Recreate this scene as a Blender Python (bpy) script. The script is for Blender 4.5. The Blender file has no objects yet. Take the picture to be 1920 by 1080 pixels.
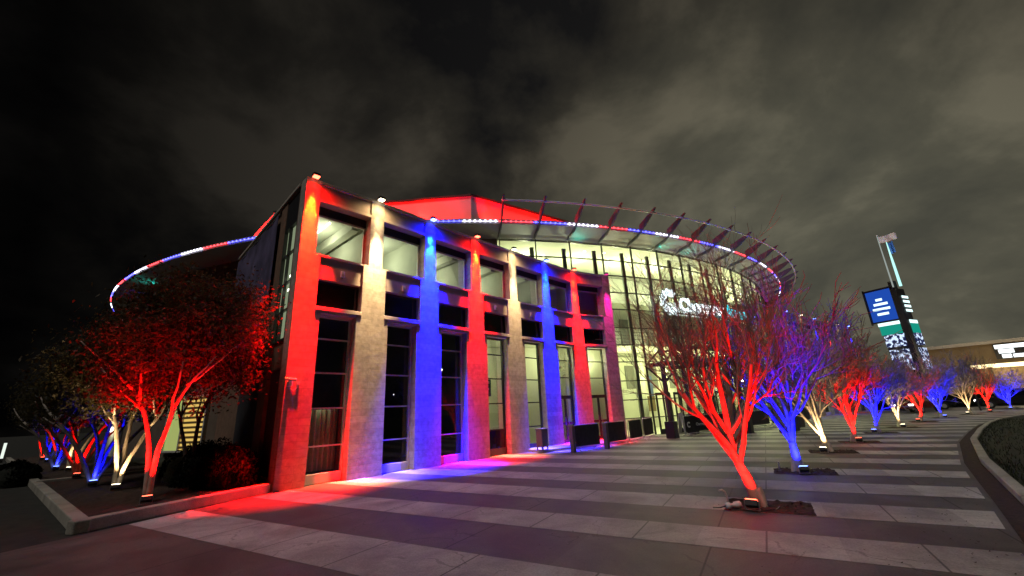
import bpy, bmesh, math, random
import numpy as np
from mathutils import Vector, Matrix

R = math.radians
scene = bpy.context.scene
COL = scene.collection

# ------------------------------------------------------------------ camera
PITCH, ROLL, FPX, CAM_H = R(16.66), R(2.75), 770.0, 1.7
_F = Vector((0, math.cos(PITCH), math.sin(PITCH)))
_U0 = Vector((0, -math.sin(PITCH), math.cos(PITCH)))
_R0 = Vector((1, 0, 0))
_U = _U0 * math.cos(ROLL) + _R0 * math.sin(ROLL)
_Rt = _R0 * math.cos(ROLL) - _U0 * math.sin(ROLL)
cd = bpy.data.cameras.new('camera')
cam = bpy.data.objects.new('camera', cd)
COL.objects.link(cam)
cd.sensor_width = 36.0
cd.lens = FPX / 1920 * 36.0
cd.clip_start, cd.clip_end = 0.05, 3000
m3 = Matrix((_Rt, _U, -_F)).transposed()
cam.matrix_world = Matrix.Translation((0, 0, CAM_H)) @ m3.to_4x4()
scene.camera = cam
scene.view_settings.view_transform = 'Standard'
scene.view_settings.look = 'None'
scene.view_settings.exposure = 0
scene.view_settings.gamma = 1
scene.cycles.use_denoising = True
scene.cycles.max_bounces = 6
scene.cycles.diffuse_bounces = 3
scene.cycles.transparent_max_bounces = 16
scene.cycles.sample_clamp_indirect = 3.0
scene.cycles.caustics_reflective = False
scene.cycles.caustics_refractive = False


# ------------------------------------------------------------------ materials
def nodes_of(name):
    m = bpy.data.materials.new(name)
    m.use_nodes = True
    nt = m.node_tree
    nt.nodes.clear()
    return m, nt


def N(nt, kind, **kw):
    n = nt.nodes.new(kind)
    for k, v in kw.items():
        if k.startswith('i_'):
            n.inputs[k[2:].replace('_', ' ')].default_value = v
        else:
            setattr(n, k, v)
    return n


def L(nt, a, ao, b, bi):
    nt.links.new(a.outputs[ao], b.inputs[bi])


def mat(name, base, rough=0.7, metal=0.0, vary=0.25, scale=6.0, bump=0.0, bscale=40.0, spec=0.4):
    m, nt = nodes_of(name)
    out = N(nt, 'ShaderNodeOutputMaterial')
    p = N(nt, 'ShaderNodeBsdfPrincipled')
    p.inputs['Roughness'].default_value = rough
    p.inputs['Metallic'].default_value = metal
    p.inputs['Specular IOR Level'].default_value = spec
    L(nt, p, 0, out, 0)
    g = N(nt, 'ShaderNodeNewGeometry')
    if vary > 0:
        n1 = N(nt, 'ShaderNodeTexNoise')
        n1.inputs['Scale'].default_value = scale
        n1.inputs['Detail'].default_value = 6
        L(nt, g, 'Position', n1, 'Vector')
        cr = N(nt, 'ShaderNodeMapRange')
        cr.inputs['From Min'].default_value = 0.3
        cr.inputs['From Max'].default_value = 0.7
        cr.inputs['To Min'].default_value = 1 - vary
        cr.inputs['To Max'].default_value = 1 + vary
        L(nt, n1, 0, cr, 0)
        mx = N(nt, 'ShaderNodeVectorMath', operation='SCALE')
        mx.inputs[0].default_value = base[:3]
        L(nt, cr, 0, mx, 'Scale')
        L(nt, mx, 0, p, 'Base Color')
    else:
        p.inputs['Base Color'].default_value = (*base[:3], 1)
    if bump > 0:
        n2 = N(nt, 'ShaderNodeTexNoise')
        n2.inputs['Scale'].default_value = bscale
        n2.inputs['Detail'].default_value = 5
        L(nt, g, 'Position', n2, 'Vector')
        b = N(nt, 'ShaderNodeBump')
        b.inputs['Strength'].default_value = bump
        b.inputs['Distance'].default_value = 0.02
        L(nt, n2, 0, b, 'Height')
        L(nt, b, 0, p, 'Normal')
    return m


def emit(name, col, strength):
    m, nt = nodes_of(name)
    out = N(nt, 'ShaderNodeOutputMaterial')
    e = N(nt, 'ShaderNodeEmission')
    e.inputs[0].default_value = (*col, 1)
    e.inputs[1].default_value = strength
    L(nt, e, 0, out, 0)
    return m


def glass(name, tint=(0.95, 0.97, 0.95), refl=0.07, rough=0.0):
    m, nt = nodes_of(name)
    out = N(nt, 'ShaderNodeOutputMaterial')
    t = N(nt, 'ShaderNodeBsdfTransparent')
    t.inputs[0].default_value = (*tint, 1)
    g = N(nt, 'ShaderNodeBsdfGlossy')
    g.inputs['Roughness'].default_value = rough
    lw = N(nt, 'ShaderNodeLayerWeight')
    lw.inputs['Blend'].default_value = 0.3
    ma = N(nt, 'ShaderNodeMath', operation='MULTIPLY_ADD')
    L(nt, lw, 'Fresnel', ma, 0)
    ma.inputs[1].default_value = 0.5
    ma.inputs[2].default_value = refl
    mx = N(nt, 'ShaderNodeMixShader')
    L(nt, ma, 0, mx, 0)
    L(nt, t, 0, mx, 1)
    L(nt, g, 0, mx, 2)
    L(nt, mx, 0, out, 0)
    return m


def masonry(name, ang, base, row=0.2, width=1.3, depth=0.16):
    """split-faced block laid in courses along the wall direction `ang`"""
    m, nt = nodes_of(name)
    out = N(nt, 'ShaderNodeOutputMaterial')
    p = N(nt, 'ShaderNodeBsdfPrincipled')
    p.inputs['Roughness'].default_value = 0.85
    p.inputs['Specular IOR Level'].default_value = 0.2
    L(nt, p, 0, out, 0)
    g = N(nt, 'ShaderNodeNewGeometry')
    dt = N(nt, 'ShaderNodeVectorMath', operation='DOT_PRODUCT')
    L(nt, g, 'Position', dt, 0)
    dt.inputs[1].default_value = (math.cos(ang), math.sin(ang), 0)
    sx = N(nt, 'ShaderNodeSeparateXYZ')
    L(nt, g, 'Position', sx, 0)
    nz = N(nt, 'ShaderNodeTexNoise')
    nz.inputs['Scale'].default_value = 2.3
    nz.inputs['Detail'].default_value = 4
    L(nt, g, 'Position', nz, 'Vector')
    wob = N(nt, 'ShaderNodeMath', operation='MULTIPLY_ADD')
    L(nt, nz, 0, wob, 0)
    wob.inputs[1].default_value = 0.05
    L(nt, sx, 'Z', wob, 2)
    cb = N(nt, 'ShaderNodeCombineXYZ')
    L(nt, dt, 'Value', cb, 0)
    L(nt, wob, 0, cb, 1)
    br = N(nt, 'ShaderNodeTexBrick')
    br.inputs['Scale'].default_value = 1.0
    br.inputs['Brick Width'].default_value = width
    br.inputs['Row Height'].default_value = row
    br.inputs['Mortar Size'].default_value = 0.006
    br.inputs['Mortar Smooth'].default_value = 0.4
    br.inputs['Bias'].default_value = 0.0
    c = Vector(base)
    br.inputs['Color1'].default_value = (*(c * 1.08), 1)
    br.inputs['Color2'].default_value = (*(c * 0.86), 1)
    br.inputs['Mortar'].default_value = (*(c * 0.74), 1)
    L(nt, cb, 0, br, 'Vector')
    n2 = N(nt, 'ShaderNodeTexNoise')
    n2.inputs['Scale'].default_value = 7.0
    n2.inputs['Detail'].default_value = 8
    L(nt, g, 'Position', n2, 'Vector')
    mr = N(nt, 'ShaderNodeMapRange')
    mr.inputs['From Min'].default_value = 0.3
    mr.inputs['From Max'].default_value = 0.7
    mr.inputs['To Min'].default_value = 0.78
    mr.inputs['To Max'].default_value = 1.15
    L(nt, n2, 0, mr, 0)
    sc = N(nt, 'ShaderNodeVectorMath', operation='SCALE')
    L(nt, br, 'Color', sc, 0)
    L(nt, mr, 0, sc, 'Scale')
    # pale scratch and efflorescence marks near the foot of the wall
    vo = N(nt, 'ShaderNodeTexVoronoi', feature='DISTANCE_TO_EDGE')
    vo.inputs['Scale'].default_value = 4.0
    nv = N(nt, 'ShaderNodeTexNoise')
    nv.inputs['Scale'].default_value = 5.0
    nv.inputs['Detail'].default_value = 5
    L(nt, g, 'Position', nv, 'Vector')
    va = N(nt, 'ShaderNodeVectorMath', operation='MULTIPLY_ADD')
    L(nt, nv, 'Color', va, 0)
    va.inputs[1].default_value = (0.5, 0.5, 0.5)
    L(nt, g, 'Position', va, 2)
    L(nt, va, 0, vo, 'Vector')
    lt = N(nt, 'ShaderNodeMath', operation='LESS_THAN')
    L(nt, vo, 'Distance', lt, 0)
    lt.inputs[1].default_value = 0.012
    zl = N(nt, 'ShaderNodeMapRange')
    zl.inputs['From Min'].default_value = 1.1
    zl.inputs['From Max'].default_value = 0.9
    L(nt, sx, 'Z', zl, 0)
    gate = N(nt, 'ShaderNodeMath', operation='GREATER_THAN')
    L(nt, nz, 0, gate, 0)
    gate.inputs[1].default_value = 0.47
    m1 = N(nt, 'ShaderNodeMath', operation='MULTIPLY')
    L(nt, lt, 0, m1, 0)
    L(nt, zl, 0, m1, 1)
    m2 = N(nt, 'ShaderNodeMath', operation='MULTIPLY')
    L(nt, m1, 0, m2, 0)
    L(nt, gate, 0, m2, 1)
    m3_ = N(nt, 'ShaderNodeMath', operation='MULTIPLY')
    L(nt, m2, 0, m3_, 0)
    m3_.inputs[1].default_value = 0.55
    mix = N(nt, 'ShaderNodeMix', data_type='RGBA')
    L(nt, m3_, 0, mix, 'Factor')
    L(nt, sc, 0, mix, 6)
    mix.inputs[7].default_value = (0.6, 0.57, 0.52, 1)
    L(nt, mix, 2, p, 'Base Color')
    inv = N(nt, 'ShaderNodeMath', operation='MULTIPLY_ADD')
    L(nt, br, 'Fac', inv, 0)
    inv.inputs[1].default_value = -0.45
    L(nt, n2, 0, inv, 2)
    b = N(nt, 'ShaderNodeBump')
    b.inputs['Strength'].default_value = depth
    b.inputs['Distance'].default_value = 0.03
    L(nt, inv, 0, b, 'Height')
    L(nt, b, 0, p, 'Normal')
    return m


def concrete(name, base, dirt=0.45, crack=True, joint_dir=None, joint=None):
    """weathered outdoor slab: broad stains, fine grain, hairline cracks, saw-cut joints"""
    m, nt = nodes_of(name)
    out = N(nt, 'ShaderNodeOutputMaterial')
    p = N(nt, 'ShaderNodeBsdfPrincipled')
    p.inputs['Specular IOR Level'].default_value = 0.35
    L(nt, p, 0, out, 0)
    g = N(nt, 'ShaderNodeNewGeometry')
    a = N(nt, 'ShaderNodeTexNoise')
    a.inputs['Scale'].default_value = 0.9
    a.inputs['Detail'].default_value = 9
    a.inputs['Roughness'].default_value = 0.65
    a.inputs['Distortion'].default_value = 0.6
    L(nt, g, 'Position', a, 'Vector')
    r1 = N(nt, 'ShaderNodeMapRange')
    r1.inputs['From Min'].default_value = 0.32
    r1.inputs['From Max'].default_value = 0.66
    r1.inputs['To Min'].default_value = 1 - dirt
    r1.inputs['To Max'].default_value = 1.12
    L(nt, a, 0, r1, 0)
    f = N(nt, 'ShaderNodeTexNoise')
    f.inputs['Scale'].default_value = 55
    f.inputs['Detail'].default_value = 4
    L(nt, g, 'Position', f, 'Vector')
    r2 = N(nt, 'ShaderNodeMapRange')
    r2.inputs['From Min'].default_value = 0.3
    r2.inputs['From Max'].default_value = 0.7
    r2.inputs['To Min'].default_value = 0.8
    r2.inputs['To Max'].default_value = 1.2
    L(nt, f, 0, r2, 0)
    mu = N(nt, 'ShaderNodeMath', operation='MULTIPLY')
    L(nt, r1, 0, mu, 0)
    L(nt, r2, 0, mu, 1)
    last = mu
    if crack:
        nv = N(nt, 'ShaderNodeTexNoise')
        nv.inputs['Scale'].default_value = 1.6
        nv.inputs['Detail'].default_value = 8
        L(nt, g, 'Position', nv, 'Vector')
        va = N(nt, 'ShaderNodeVectorMath', operation='MULTIPLY_ADD')
        L(nt, nv, 'Color', va, 0)
        va.inputs[1].default_value = (0.9, 0.9, 0.0)
        L(nt, g, 'Position', va, 2)
        vo = N(nt, 'ShaderNodeTexVoronoi', feature='DISTANCE_TO_EDGE')
        vo.inputs['Scale'].default_value = 0.55
        L(nt, va, 0, vo, 'Vector')
        lt = N(nt, 'ShaderNodeMath', operation='LESS_THAN')
        L(nt, vo, 'Distance', lt, 0)
        lt.inputs[1].default_value = 0.006
        gt = N(nt, 'ShaderNodeMath', operation='GREATER_THAN')
        L(nt, a, 0, gt, 0)
        gt.inputs[1].default_value = 0.52
        mm = N(nt, 'ShaderNodeMath', operation='MULTIPLY')
        L(nt, lt, 0, mm, 0)
        L(nt, gt, 0, mm, 1)
        k = N(nt, 'ShaderNodeMath', operation='MULTIPLY_ADD')
        L(nt, mm, 0, k, 0)
        k.inputs[1].default_value = -0.32
        k.inputs[2].default_value = 1.0
        m5 = N(nt, 'ShaderNodeMath', operation='MULTIPLY')
        L(nt, mu, 0, m5, 0)
        L(nt, k, 0, m5, 1)
        last = m5
    gv = N(nt, 'ShaderNodeTexVoronoi')
    gv.inputs['Scale'].default_value = 2.6
    L(nt, g, 'Position', gv, 'Vector')
    sr = N(nt, 'ShaderNodeMath', operation='LESS_THAN')
    L(nt, gv, 'Distance', sr, 0)
    sr.inputs[1].default_value = 0.055
    gs = N(nt, 'ShaderNodeMath', operation='MULTIPLY_ADD')
    L(nt, sr, 0, gs, 0)
    gs.inputs[1].default_value = -0.35
    gs.inputs[2].default_value = 1.0
    mg = N(nt, 'ShaderNodeMath', operation='MULTIPLY')
    L(nt, last, 0, mg, 0)
    L(nt, gs, 0, mg, 1)
    last = mg
    if joint_dir is not None:
        dt = N(nt, 'ShaderNodeVectorMath', operation='DOT_PRODUCT')
        L(nt, g, 'Position', dt, 0)
        dt.inputs[1].default_value = (*joint_dir, 0)
        ad = N(nt, 'ShaderNodeMath', operation='ADD')
        L(nt, dt, 'Value', ad, 0)
        ad.inputs[1].default_value = joint[1]
        mo = N(nt, 'ShaderNodeMath', operation='PINGPONG')
        L(nt, ad, 0, mo, 0)
        mo.inputs[1].default_value = joint[0] / 2
        gt2 = N(nt, 'ShaderNodeMapRange')
        gt2.inputs['From Min'].default_value = 0.006
        gt2.inputs['From Max'].default_value = 0.016
        gt2.inputs['To Min'].default_value = 0.3
        gt2.inputs['To Max'].default_value = 1.0
        L(nt, mo, 0, gt2, 0)
        # each slab its own tone
        fl = N(nt, 'ShaderNodeMath', operation='DIVIDE')
        L(nt, ad, 0, fl, 0)
        fl.inputs[1].default_value = joint[0]
        rd = N(nt, 'ShaderNodeMath', operation='ROUND')
        L(nt, fl, 0, rd, 0)
        wn = N(nt, 'ShaderNodeTexWhiteNoise', noise_dimensions='1D')
        L(nt, rd, 0, wn, 'W')
        wr = N(nt, 'ShaderNodeMapRange')
        wr.inputs['To Min'].default_value = 0.74
        wr.inputs['To Max'].default_value = 1.1
        L(nt, wn, 'Value', wr, 0)
        m7 = N(nt, 'ShaderNodeMath', operation='MULTIPLY')
        L(nt, gt2, 0, m7, 0)
        L(nt, wr, 0, m7, 1)
        m8 = N(nt, 'ShaderNodeMath', operation='MULTIPLY')
        L(nt, last, 0, m8, 0)
        L(nt, m7, 0, m8, 1)
        last = m8
    sc = N(nt, 'ShaderNodeVectorMath', operation='SCALE')
    sc.inputs[0].default_value = base
    L(nt, last, 0, sc, 'Scale')
    L(nt, sc, 0, p, 'Base Color')
    rr = N(nt, 'ShaderNodeMapRange')
    rr.inputs['To Min'].default_value = 0.45
    rr.inputs['To Max'].default_value = 0.85
    L(nt, a, 0, rr, 0)
    L(nt, rr, 0, p, 'Roughness')
    b = N(nt, 'ShaderNodeBump')
    b.inputs['Strength'].default_value = 0.25
    b.inputs['Distance'].default_value = 0.01
    L(nt, f, 0, b, 'Height')
    L(nt, b, 0, p, 'Normal')
    return m


FAC_ANG = math.atan2(0.736, 0.677)
M = {}
M['block'] = masonry('split_face_block', FAC_ANG, (0.40, 0.365, 0.31))
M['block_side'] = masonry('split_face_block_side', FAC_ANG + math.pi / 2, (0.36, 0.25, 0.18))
M['precast'] = mat('precast_stone', (0.40, 0.34, 0.30), 0.8, vary=0.14, scale=3.0, bump=0.25, bscale=30)
M['coping'] = mat('stone_coping', (0.45, 0.40, 0.34), 0.75, vary=0.12, scale=5)
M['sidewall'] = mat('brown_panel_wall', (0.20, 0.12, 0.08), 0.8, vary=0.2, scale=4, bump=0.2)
M['alu'] = mat('pale_aluminium', (0.62, 0.60, 0.56), 0.45, 0.0, vary=0.06)
M['dark_alu'] = mat('dark_aluminium', (0.05, 0.05, 0.05), 0.4, 0.3, vary=0.1)
M['black_glass'] = mat('opaque_black_glass', (0.006, 0.006, 0.008), 0.06, vary=0.0, spec=0.6)
M['glass'] = glass('clear_glass', (0.93, 0.96, 0.92), 0.03)
M['dark_glass'] = glass('tinted_glass', (0.45, 0.5, 0.5), 0.05)
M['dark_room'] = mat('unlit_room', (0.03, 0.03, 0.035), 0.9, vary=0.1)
M['room'] = mat('painted_interior', (0.72, 0.72, 0.62), 0.8, vary=0.04, scale=2)
M['room_grey'] = mat('grey_interior', (0.45, 0.46, 0.40), 0.8, vary=0.06, scale=2)
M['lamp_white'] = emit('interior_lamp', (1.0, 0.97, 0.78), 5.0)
M['curtain'] = mat('curtain_cloth', (0.38, 0.38, 0.30), 0.9, vary=0.12, scale=9)
M['drum'] = mat('drum_cladding', (0.16, 0.12, 0.09), 0.8, vary=0.15, scale=2.0, bump=0.1)
M['soffit'] = mat('soffit_metal', (0.36, 0.36, 0.37), 0.5, 0.0, vary=0.06)
M['roof'] = mat('roof_membrane', (0.3, 0.3, 0.3), 0.8, vary=0.2)
M['prow'] = mat('painted_roof_metal', (0.62, 0.60, 0.58), 0.55, vary=0.05, scale=1.5)
M['fin'] = mat('fin_metal', (0.12, 0.12, 0.15), 0.4, 0.4, vary=0.1)
M['tube'] = mat('tube_metal', (0.8, 0.78, 0.74), 0.5, 0.0, vary=0.05)
M['column'] = mat('grey_column', (0.2, 0.2, 0.18), 0.6, vary=0.1)
M['house'] = mat('black_housing', (0.02, 0.02, 0.022), 0.5, vary=0.1)
M['ground'] = mat('asphalt', (0.03, 0.03, 0.026), 0.9, vary=0.35, scale=3, bump=0.4, bscale=90)
D30 = (math.cos(R(-30)), math.sin(R(-30)))
M['paver'] = concrete('dark_paving', (0.15, 0.138, 0.128), 0.55, True, D30, (3.1, 0.9))
M['band'] = concrete('light_paving', (0.48, 0.455, 0.43), 0.55, True, D30, (1.55, 0.31))
M['kerbstone'] = concrete('kerb_concrete', (0.42, 0.39, 0.33), 0.5, False)
M['soil'] = mat('planting_soil', (0.04, 0.024, 0.018), 0.95, vary=0.5, scale=14, bump=0.9, bscale=45)
M['mulch'] = mat('bark_mulch', (0.05, 0.03, 0.022), 0.95, vary=0.6, scale=25, bump=1.0, bscale=60)
M['bark'] = mat('smooth_bark', (0.34, 0.29, 0.24), 0.75, vary=0.3, scale=8, bump=0.35, bscale=18)
M['twig'] = mat('twig_bark', (0.24, 0.20, 0.17), 0.8, vary=0.2, scale=10)
M['dark_bark'] = mat('dark_bark', (0.10, 0.075, 0.06), 0.85, vary=0.3, scale=10, bump=0.4)
M['leaf'] = mat('leaf', (0.045, 0.040, 0.022), 0.5, vary=0.45, scale=5, spec=0.12)
def translucent(m, amount, col):
    nt_ = m.node_tree
    out_ = next(n for n in nt_.nodes if n.type == 'OUTPUT_MATERIAL')
    p_ = next(n for n in nt_.nodes if n.type == 'BSDF_PRINCIPLED')
    t_ = N(nt_, 'ShaderNodeBsdfTranslucent')
    t_.inputs[0].default_value = (*col, 1)
    x_ = N(nt_, 'ShaderNodeMixShader')
    x_.inputs[0].default_value = amount
    L(nt_, p_, 0, x_, 1)
    L(nt_, t_, 0, x_, 2)
    L(nt_, x_, 0, out_, 0)


translucent(M['leaf'], 0.45, (0.07, 0.055, 0.02))
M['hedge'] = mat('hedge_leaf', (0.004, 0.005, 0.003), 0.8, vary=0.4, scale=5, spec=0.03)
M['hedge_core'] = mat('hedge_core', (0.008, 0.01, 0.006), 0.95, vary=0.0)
M['pale_leaf'] = mat('pale_leaf', (0.26, 0.29, 0.2), 0.6, vary=0.35, scale=8)
M['grass'] = mat('grass', (0.014, 0.018, 0.006), 0.8, vary=0.4, scale=8)
M['black_fabric'] = mat('black_fabric', (0.022, 0.022, 0.026), 0.7, vary=0.25, scale=8, bump=0.5, bscale=5)
M['steel'] = mat('galvanised_steel', (0.35, 0.35, 0.36), 0.45, 0.5, vary=0.1)
M['rust_steel'] = mat('painted_dark_steel', (0.06, 0.045, 0.04), 0.55, vary=0.2)
M['cabinet'] = mat('grey_cabinet', (0.12, 0.11, 0.10), 0.6, vary=0.12)
M['white_paint'] = mat('white_plastic', (0.75, 0.73, 0.72), 0.45, vary=0.05)
M['white_print'] = mat('white_print', (0.85, 0.86, 0.86), 0.6, vary=0.0)
M['banner'] = mat('purple_banner', (0.10, 0.085, 0.16), 0.75, vary=0.55, scale=1.2)
M['tan_wall'] = mat('tan_wall', (0.20, 0.14, 0.075), 0.85, vary=0.12, scale=1.0)
M['car_black'] = mat('black_car_paint', (0.012, 0.012, 0.014), 0.15, 0.2, vary=0.0, spec=0.6)
M['car_dark'] = mat('dark_red_car_paint', (0.10, 0.01, 0.012), 0.2, 0.2, vary=0.0, spec=0.6)
M['car_pale'] = mat('pale_car_paint', (0.55, 0.55, 0.40), 0.25, 0.2, vary=0.0, spec=0.6)
M['tyre'] = mat('tyre_rubber', (0.015, 0.015, 0.015), 0.9, vary=0.1)
M['headlamp'] = emit('headlamp', (1, 0.95, 0.85), 6)
M['taillamp'] = emit('taillamp', (1, 0.05, 0.03), 3)
M['warm_glow'] = emit('warm_lit_blind', (1.0, 0.66, 0.16), 0.75)
M['green_glow'] = emit('lit_room_blind', (0.62, 0.72, 0.22), 0.55)
M['poster_blue'] = mat('blue_poster', (0.08, 0.12, 0.30), 0.5, vary=0.2, scale=2)
M['poster_teal'] = mat('teal_poster', (0.03, 0.14, 0.13), 0.5, vary=0.1)
M['sign_white'] = emit('sign_white', (0.82, 0.97, 1.0), 2.6)
M['sign_teal'] = emit('sign_teal', (0.04, 0.60, 0.70), 1.8)
M['screen_blue'] = emit('screen_blue', (0.012, 0.06, 0.36), 1.2)
M['screen_white'] = emit('screen_white', (0.72, 1.0, 1.0), 1.6)
M['canopy_glow'] = emit('canopy_light', (1.0, 0.80, 0.42), 3.2)
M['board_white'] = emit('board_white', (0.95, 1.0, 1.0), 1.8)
M['flag_white'] = mat('white_flag', (0.75, 0.72, 0.66), 0.8, vary=0.1)
M['flag_blue'] = mat('blue_flag', (0.05, 0.18, 0.5), 0.8, vary=0.2)
COLOURS = {'red': (1.0, 0.0015, 0.001), 'blue': (0.001, 0.0015, 1.0), 'warm': (1.0, 0.66, 0.31),
           'magenta': (0.9, 0.01, 0.35)}
M['lens_red'] = emit('red_lens', (1, 0.10, 0.05), 9)
M['lens_blue'] = emit('blue_lens', (0.10, 0.16, 1), 14)
M['lens_warm'] = emit('warm_lens', (1, 0.85, 0.55), 9)
M['lens_magenta'] = emit('magenta_lens', (0.9, 0.05, 0.4), 1.2)
M['led_red'] = emit('red_led', (1, 0.05, 0.06), 6)
M['led_blue'] = emit('blue_led', (0.09, 0.09, 1), 7)
M['led_white'] = emit('white_led', (0.85, 0.82, 1), 4)


def screen_dots():
    m, nt = nodes_of('screen_crowd_picture')
    out = N(nt, 'ShaderNodeOutputMaterial')
    e = N(nt, 'ShaderNodeEmission')
    g = N(nt, 'ShaderNodeNewGeometry')
    n = N(nt, 'ShaderNodeTexNoise')
    n.inputs['Scale'].default_value = 3.4
    n.inputs['Detail'].default_value = 3
    L(nt, g, 'Position', n, 'Vector')
    cr = N(nt, 'ShaderNodeValToRGB')
    cr.color_ramp.elements[0].position = 0.50
    cr.color_ramp.elements[0].color = (0.012, 0.016, 0.06, 1)
    cr.color_ramp.elements[1].position = 0.56
    cr.color_ramp.elements[1].color = (0.62, 0.75, 1, 1)
    L(nt, n, 0, cr, 0)
    L(nt, cr, 0, e, 0)
    e.inputs[1].default_value = 1.3
    L(nt, e, 0, out, 0)
    return m


M['screen_dots'] = screen_dots()
M['screen_green'] = emit('screen_green', (0.01, 0.30, 0.22), 1.0)


# ------------------------------------------------------------------ mesh helpers
class MB:
    def __init__(s):
        s.v, s.f = [], []

    def quad(s, *p):
        k = len(s.v)
        s.v += [tuple(q) for q in p]
        s.f.append(tuple(range(k, k + len(p))))

    def hexa(s, p):
        """8 corners: bottom ring 0-3 counter-clockwise, top ring 4-7"""
        k = len(s.v)
        s.v += [tuple(q) for q in p]
        for f in ((3, 2, 1, 0), (4, 5, 6, 7), (0, 1, 5, 4), (1, 2, 6, 5), (2, 3, 7, 6), (3, 0, 4, 7)):
            s.f.append(tuple(k + i for i in f))

    def box(s, x0, x1, y0, y1, z0, z1):
        s.hexa([(x0, y0, z0), (x1, y0, z0), (x1, y1, z0), (x0, y1, z0),
                (x0, y0, z1), (x1, y0, z1), (x1, y1, z1), (x0, y1, z1)])

    def tube(s, pts, rad, n=6, cap=True):
        pts = [Vector(p) for p in pts]
        if not isinstance(rad, (list, tuple)):
            rad = [rad] * len(pts)
        k0 = len(s.v)
        up = Vector((0.3, 0.2, 0.9)).normalized()
        for i, p in enumerate(pts):
            d = (pts[min(i + 1, len(pts) - 1)] - pts[max(i - 1, 0)])
            if d.length < 1e-9:
                d = Vector((0, 0, 1))
            d.normalize()
            a = d.cross(up)
            if a.length < 0.05:
                a = d.cross(Vector((1, 0, 0)))
            a.normalize()
            b = d.cross(a)
            for j in range(n):
                t = 2 * math.pi * j / n
                s.v.append(tuple(p + (a * math.cos(t) + b * math.sin(t)) * rad[i]))
        for i in range(len(pts) - 1):
            for j in range(n):
                q = k0 + i * n
                s.f.append((q + j, q + (j + 1) % n, q + n + (j + 1) % n, q + n + j))
        if cap:
            s.f.append(tuple(k0 + j for j in range(n))[::-1])
            s.f.append(tuple(k0 + (len(pts) - 1) * n + j for j in range(n)))

    def lathe(s, prof, n=16, c=(0, 0, 0)):
        k = len(s.v)
        for r, z in prof:
            for j in range(n):
                t = 2 * math.pi * j / n
                s.v.append((c[0] + r * math.cos(t), c[1] + r * math.sin(t), c[2] + z))
        for i in range(len(prof) - 1):
            for j in range(n):
                s.f.append((k + i * n + j, k + i * n + (j + 1) % n, k + (i + 1) * n + (j + 1) % n, k + (i + 1) * n + j))
        s.f.append(tuple(k + j for j in range(n))[::-1])
        s.f.append(tuple(k + (len(prof) - 1) * n + j for j in range(n)))

    def prism(s, poly, a, b):
        """polygon given as function values: poly list of 3D points, extruded by vector b-a"""
        off = Vector(b) - Vector(a)
        k, n = len(s.v), len(poly)
        s.v += [tuple(Vector(p)) for p in poly] + [tuple(Vector(p) + off) for p in poly]
        s.f.append(tuple(range(k, k + n))[::-1])
        s.f.append(tuple(range(k + n, k + 2 * n)))
        for i in range(n):
            j = (i + 1) % n
            s.f.append((k + i, k + j, k + n + j, k + n + i))

    def build(s, name, m, parent=None, smooth=False, bevel=0.0, fix=True):
        me = bpy.data.meshes.new(name)
        w = ORG.get(parent.name, Vector((0, 0, 0))) if parent else Vector((0, 0, 0))
        me.from_pydata([(x - w[0], y - w[1], z - w[2]) for x, y, z in s.v], [], s.f)
        if fix:
            bm = bmesh.new()
            bm.from_mesh(me)
            bmesh.ops.recalc_face_normals(bm, faces=bm.faces)
            bm.to_mesh(me)
            bm.free()
        if smooth:
            me.polygons.foreach_set('use_smooth', [True] * len(me.polygons))
        me.materials.append(m)
        o = bpy.data.objects.new(name, me)
        COL.objects.link(o)
        if parent:
            o.parent = parent
            ORG[o.name] = w
        if bevel > 0:
            b = o.modifiers.new('edge', 'BEVEL')
            b.width = bevel
            b.segments = 2
            b.limit_method = 'ANGLE'
        return o


ORG = {}      # world origin of static things whose parts are given in world coordinates


def tag(o, label=None, cat=None, group=None, kind=None):
    if label:
        o['label'] = label
    if cat:
        o['category'] = cat
    if group:
        o['group'] = group
    if kind:
        o['kind'] = kind
    return o


def thing(name, label, cat, loc=(0, 0, 0), rz=0.0, group=None, world=False):
    o = bpy.data.objects.new(name, None)
    COL.objects.link(o)
    o.location = loc
    o.rotation_euler = (0, 0, rz)
    o.empty_display_size = 0.2
    tag(o, label, cat, group)
    if world:
        ORG[o.name] = Vector(loc)
    return o


def dup(root, loc, rz=0.0, label=None, scale=None):
    r = root.copy()
    COL.objects.link(r)
    r.location = loc
    r.rotation_euler = (0, 0, rz)
    if scale:
        r.scale = (scale, scale, scale)
    if label:
        r['label'] = label
    for ch in list(root.children):
        c = ch.copy()
        COL.objects.link(c)
        c.parent = r
        for g in list(ch.children):
            d = g.copy()
            COL.objects.link(d)
            d.parent = c
    return r


def text_mesh(name, s, size, m, parent=None, matrix=None, extrude=0.03, bold=0.0, align='CENTER'):
    cu = bpy.data.curves.new(name, 'FONT')
    cu.body = s
    cu.size = size
    cu.extrude = extrude
    cu.offset = bold
    cu.align_x = align
    cu.align_y = 'BOTTOM_BASELINE'
    cu.resolution_u = 4
    tmp = bpy.data.objects.new(name + '_tmp', cu)
    COL.objects.link(tmp)
    dg = bpy.context.evaluated_depsgraph_get()
    me = bpy.data.meshes.new_from_object(tmp.evaluated_get(dg))
    bpy.data.objects.remove(tmp)
    bpy.data.curves.remove(cu)
    me.name = name
    if matrix is not None:
        me.transform(matrix)
    me.materials.clear()
    me.materials.append(m)
    o = bpy.data.objects.new(name, me)
    COL.objects.link(o)
    if parent:
        o.parent = parent
    return o


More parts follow.
